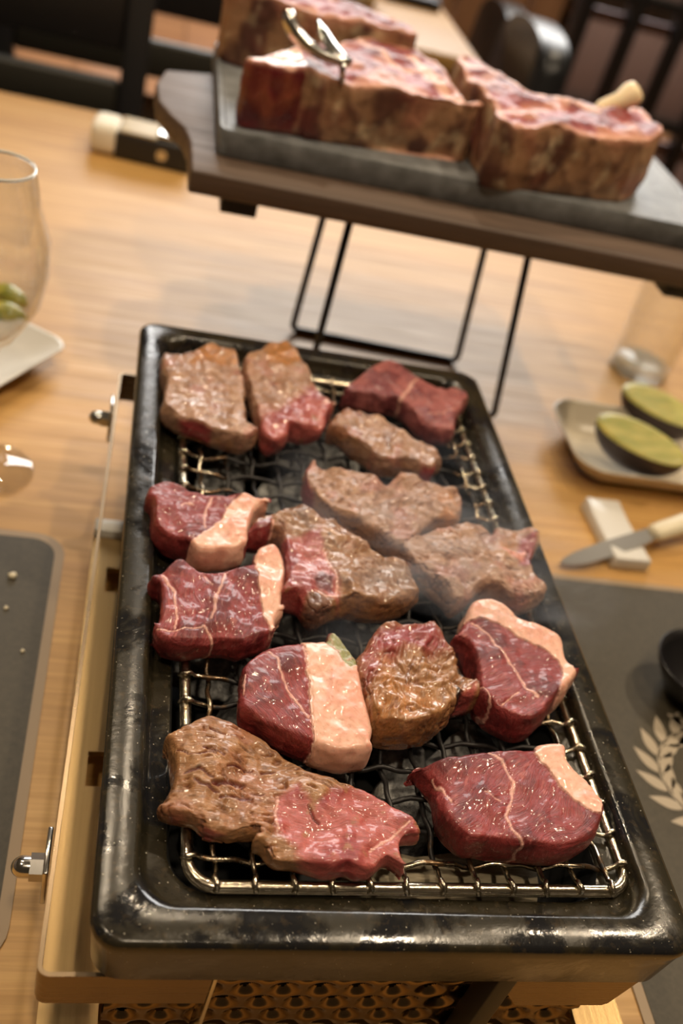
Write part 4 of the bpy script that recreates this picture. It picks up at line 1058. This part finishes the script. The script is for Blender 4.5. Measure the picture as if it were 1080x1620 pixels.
def leaf(c, a, L_, wd):
    u = np.array([math.cos(a), math.sin(a)]); n = np.array([-u[1], u[0]])
    pts = []
    for k in range(9):
        s_ = k / 8; pts.append(c + u * L_ * s_ + n * wd * math.sin(math.pi * s_ ** .8))
    for k in range(7, 0, -1):
        s_ = k / 8; pts.append(c + u * L_ * s_ - n * wd * math.sin(math.pi * s_ ** .8))
    return [(float(p[0]), float(p[1])) for p in pts]
wc = T((1130, 1238))[:2]; wr = float(np.linalg.norm(T((1040, 1215))[:2] - wc))
wre = MB()
for sg in (-1, 1):
    for k in range(9):
        a = math.radians(180 - 75 + 18.5 * k) if sg < 0 else math.radians(75 - 18.5 * k)
        a = math.radians(95 + 20 * k) if sg < 0 else math.radians(85 - 20 * k)
        c = wc + wr * np.array([math.cos(a), math.sin(a)])
        tang = a - math.pi / 2 if sg < 0 else a + math.pi / 2
        for off in (-.62, .62):
            lf = leaf(c, tang + off, .024, .0042); wre.add([(x, y, .0018) for x, y in lf], [tuple(range(len(lf)))])
    arc = [wc + wr * np.array([math.cos(math.radians(95 + sg * 0 + 165 * j / 30 if sg < 0 else 85 - 165 * j / 30)), math.sin(math.radians(95 + 165 * j / 30 if sg < 0 else 85 - 165 * j / 30))]) for j in range(31)]
    for j in range(30):
        a_, b_ = arc[j], arc[j + 1]; n = np.array([-(b_ - a_)[1], (b_ - a_)[0]]); n = n / np.linalg.norm(n) * .0006
        wre.add([(*(a_ - n), .0018), (*(b_ - n), .0018), (*(b_ + n), .0018), (*(a_ + n), .0018)], [(0, 1, 2, 3)])
o = wre.obj('laurel_print', M_PRINT, rm, smooth=False)
o['label'] = 'pale laurel wreath emblem'
for p_, r_, lab in (((20, 912), .0028, 'cream crumb on the dark placemat, largest of the crumbs'), ((10, 962), .0014, 'tiny crumb nearest the cream crumb on placemat'), ((36, 1030), .0012, 'tiny crumb alone in the placemat middle')):
    q = T(p_, .0018); bm = bmesh.new(); bmesh.ops.create_icosphere(bm, subdivisions=2, radius=r_)
    for v_ in bm.verts: v_.co *= 1 + .25 * math.sin(v_.co.x * 2500 + v_.co.y * 3100); v_.co.z = max(v_.co.z * .7, -r_ * .45)
    me = bpy.data.meshes.new('crumb'); bm.to_mesh(me); bm.free(); me.materials.append(M_CREAM); o = link_mesh('bread_crumb', me); o.location = (q[0], q[1], .0016 + r_ * .45); tag(o, lab, 'crumb', 'crumbs on the placemat')
# dark sauce bowl at the edge of the right placemat
q = T((1098, 1085), .012)
o = MB().lathe([(.0005, .0), (.017, .0), (.019, .002), (.033, .024), (.036, .031), (.035, .032), (.031, .025), (.016, .006), (.0005, .005)], q[:2], 40).obj('sauce_bowl', mat('black_glaze', (.012, .011, .012), .25), None, sharp=None)
recentre(o); o.location.z = .0016; tag(o, 'small black sauce bowl on the wreath placemat', 'bowl')

# ------------------------------------------------------------------ room behind
wl = mat('warm_plaster', (.42, .33, .24), .8)
structure(slab('wall_back', -4.6, 6.6, 7.4, 7.5, -.76, 2.4, wl)); structure(slab('wall_left', -4.7, -4.6, -2.4, 7.5, -.76, 2.4, wl)); structure(slab('wall_right', 6.6, 6.7, -2.4, 7.5, -.76, 2.4, wl))
def chair_parts(c, M, seat_m, frame_m, wdt=.44):
    w2 = wdt / 2
    def bx(name, lo, hi, m, bev=.006):
        return MB().box(lo, hi, M).obj(name, m, c, bevel=bev)
    bx('seat', (-w2, -.20, -.31), (w2, .20, -.265), seat_m, .015)
    for sx in (-1, 1):
        bx('post', (sx * w2 - .02, .185, -.738), (sx * w2 + .02, .225, .16), frame_m)
        bx('leg', (sx * w2 - .02 - sx * .02, -.19, -.738), (sx * w2 + .02 - sx * .02, -.15, -.31), frame_m)
    bx('back_slat', (-w2 + .02, .19, .000), (w2 - .02, .215, .15), frame_m)
    bx('back_slat', (-w2 + .02, .19, -.108), (w2 - .02, .215, -.045), seat_m)
def mkchair(label, loc, rz):
    c = thing('dining_chair', label, 'chair', (loc[0], loc[1], -.74), 'black chairs at the tables')
    chair_parts(c, Matrix.Translation((loc[0], loc[1], 0)) @ Matrix.Rotation(rz, 4, 'Z'), M_DARKSEAT, M_BLACK)
cpx = float(YP((235, 100), 1.24)[0])
mkchair('black slat-back chair tucked in at the far side of the grill table', (cpx - .24, 1.04), 0)
t2c = T((763, 100)); t2b = T((720, 8))
t2 = thing('dining_table', 'pale wooden table standing behind the raised serving board', 'table', (float(t2c[0]) - .6, float(t2c[1]) + .4, -.74))
MB().box((float(t2c[0]) - 1.5, float(t2c[1]), -.035), (float(t2c[0]), float(t2c[1]) + .85, 0)).obj('table_top', M_TABLE, t2, bevel=.006)
for ax in (-1.42, -.08):
    for ay in (.08, .77): MB().box((t2c[0] + ax - .03, t2c[1] + ay - .03, -.74), (t2c[0] + ax + .03, t2c[1] + ay + .03, -.035)).obj('leg', M_BLACK, t2, bevel=.003)
mkchair('black chair pushed under the near side of the second table', (float(t2c[0]) - .68, float(t2c[1]) + .02), math.pi)
q = T((562, 0), 0); dish('small_bowl', 'small white dish on the second table', .06, .06, .058, q[:2], 0, M_CERAMIC, .03, cat='bowl')
q0, q1 = T((606, -12), .01), T((690, 4), .01)
o = MB().box((q0[0], q0[1] - .02, .0004), (q1[0], q0[1] + .07, .022)).obj('menu_folder', mat('navy_cover', (.03, .035, .06), .5), None, bevel=.003); tag(recentre(o), 'dark navy folder lying on the second table', 'folder')
# upholstered black chairs to the right of the second table, seen from their side
M_UPH = mat('black_leather', (.018, .019, .022), .32)
def side_chair(label, top, bot, y):
    a, b = YP(top, y), YP(bot, y)
    x, z1, z0 = float(b[0]), float(a[2]), -.27
    c = thing('upholstered_chair', label, 'chair', (x - .2, y, -.74), 'black upholstered chairs by the screens')
    n = 10
    out = [(-.17, z0), (.17, z0)] + [(.17 * math.cos(t_) , z1 - .06 + .06 * math.sin(t_)) for t_ in np.linspace(0, math.pi, n)]
    MB().rings([[(x + dx + .06 * (z - z0), y + yy * k, z) for yy, z in out] for dx, k in ((-.03, .94), (-.02, 1), (.02, 1), (.03, .94))], True, True).obj('backrest', M_UPH, c, bevel=0, sharp=60)
    MB().box((x - .36, y - .2, -.34), (x + .02, y + .2, -.265)).obj('seat', M_UPH, c, bevel=.02, seg=3)
    for lx_ in (x - .33, x - .01):
        for ly_ in (y - .17, y + .17): MB().tube([(lx_, ly_, -.34), (lx_ + (.02 if lx_ > x - .2 else -.02), ly_, -.739)], .016, 8).obj('leg', M_BLACK, c)
side_chair('black upholstered chair at the end of the second table', (800, 5), (772, 92), 2.35)
side_chair('black upholstered chair with light sheen on its rounded top, by the screens', (868, 38), (806, 150), 1.75)
# slatted screen: dark uprights and rails over mauve brown panels, plain wooden planks beside it
ys = 3.0
xa = float(YP((780, 60), ys)[0]); xb = float(YP((905, 60), ys)[0]); xc = xb + 2.1
scn = thing('slatted_screen', 'dark slatted room screen with mauve brown panels behind the chairs', 'screen', ((xb + xc) / 2, ys, -.74))
M_MAUVE = mat('mauve_brown_panel', (.36, .26, .27), .6)
x_ = xb; k_ = 0
while x_ < xc:
    wd = .17; 
    for zz in range(4):
        MB().box((x_ + .035, ys + .02, -.73 + zz * .36), (x_ + wd - .005, ys + .04, -.73 + zz * .36 + .31)).obj('panel', M_MAUVE, scn, bevel=.004)
    MB().box((x_ - .012, ys - .02, -.74), (x_ + .03, ys + .05, .75)).obj('upright', M_BLACK, scn, bevel=.003)
    x_ += wd; k_ += 1
for zz in range(5): MB().box((xb, ys - .012, -.74 + zz * .36), (xc, ys + .018, -.74 + zz * .36 + .035)).obj('rail', M_BLACK, scn, bevel=.003)
pk = thing('plank_screen', 'brown upright plank screen between the chairs and slatted screen', 'screen', ((xa + xb) / 2, ys, -.74))
M_PLANK = wood('brown_plank', (.22, .11, .055), (.32, .17, .09), (.40, .23, .13), (30, 30, 2), .5)
npk = 6
for k in range(npk):
    a_ = xa - .5 + (xb - xa + .45) * k / npk; b_ = xa - .5 + (xb - xa + .45) * (k + 1) / npk
    MB().box((a_ + .008, ys + .02, -.74), (b_ - .008, ys + .05, .6)).obj('plank', M_PLANK, pk, bevel=.003)

# ------------------------------------------------------------------ thin smoke over the net
sm = MB().box((-.055, -.085, .1185), (.135, .05, .20)).obj('smoke', None, None, smooth=False)
ms = bpy.data.materials.new('thin_smoke'); ms.use_nodes = True; nt = ms.node_tree; nt.nodes.clear()
t = NT.__new__(NT); t.m = ms; t.t = nt
out = t.n('ShaderNodeOutputMaterial')
pos = t.n('ShaderNodeNewGeometry').outputs['Position']
mp = t.n('ShaderNodeMapping', {0: pos, 'Rotation': (.3, -.5, .5), 'Scale': (16, 60, 30)}).outputs[0]
n1 = t.n('ShaderNodeTexNoise', {'Vector': mp, 'Scale': 1.0, 'Detail': 3.0, 'Roughness': .5, 'Distortion': 1.2}).outputs[0]
wisp = t.n('ShaderNodeMapRange', {0: n1, 1: .50, 2: .78, 3: 0.0, 4: 1.0}, interpolation_type='SMOOTHSTEP').outputs[0]
# fade to nothing towards the borders of the plume
sx = t.n('ShaderNodeSeparateXYZ', {0: t.n('ShaderNodeTexCoord').outputs['Generated']})
def hump(o_): return t.math('MULTIPLY', t.math('MULTIPLY', o_, t.math('SUBTRACT', 1.0, o_)), 4.0)
fade = t.math('MULTIPLY', t.math('MULTIPLY', hump(sx.outputs[0]), hump(sx.outputs[1])), t.n('ShaderNodeMapRange', {0: sx.outputs[2], 1: 0.0, 2: 1.0, 3: 1.0, 4: 0.0}).outputs[0])
den = t.math('MULTIPLY', t.math('MULTIPLY', wisp, fade), 46.0)
vol = t.n('ShaderNodeVolumeScatter', {'Color': (.86, .90, 1.0, 1), 'Density': den, 'Anisotropy': .3})
nt.links.new(vol.outputs[0], out.inputs['Volume'])
sm.data.materials.append(ms)
sm['kind'] = 'stuff'; tag(sm, 'thin bluish smoke drifting over the browned beef pieces', 'smoke')
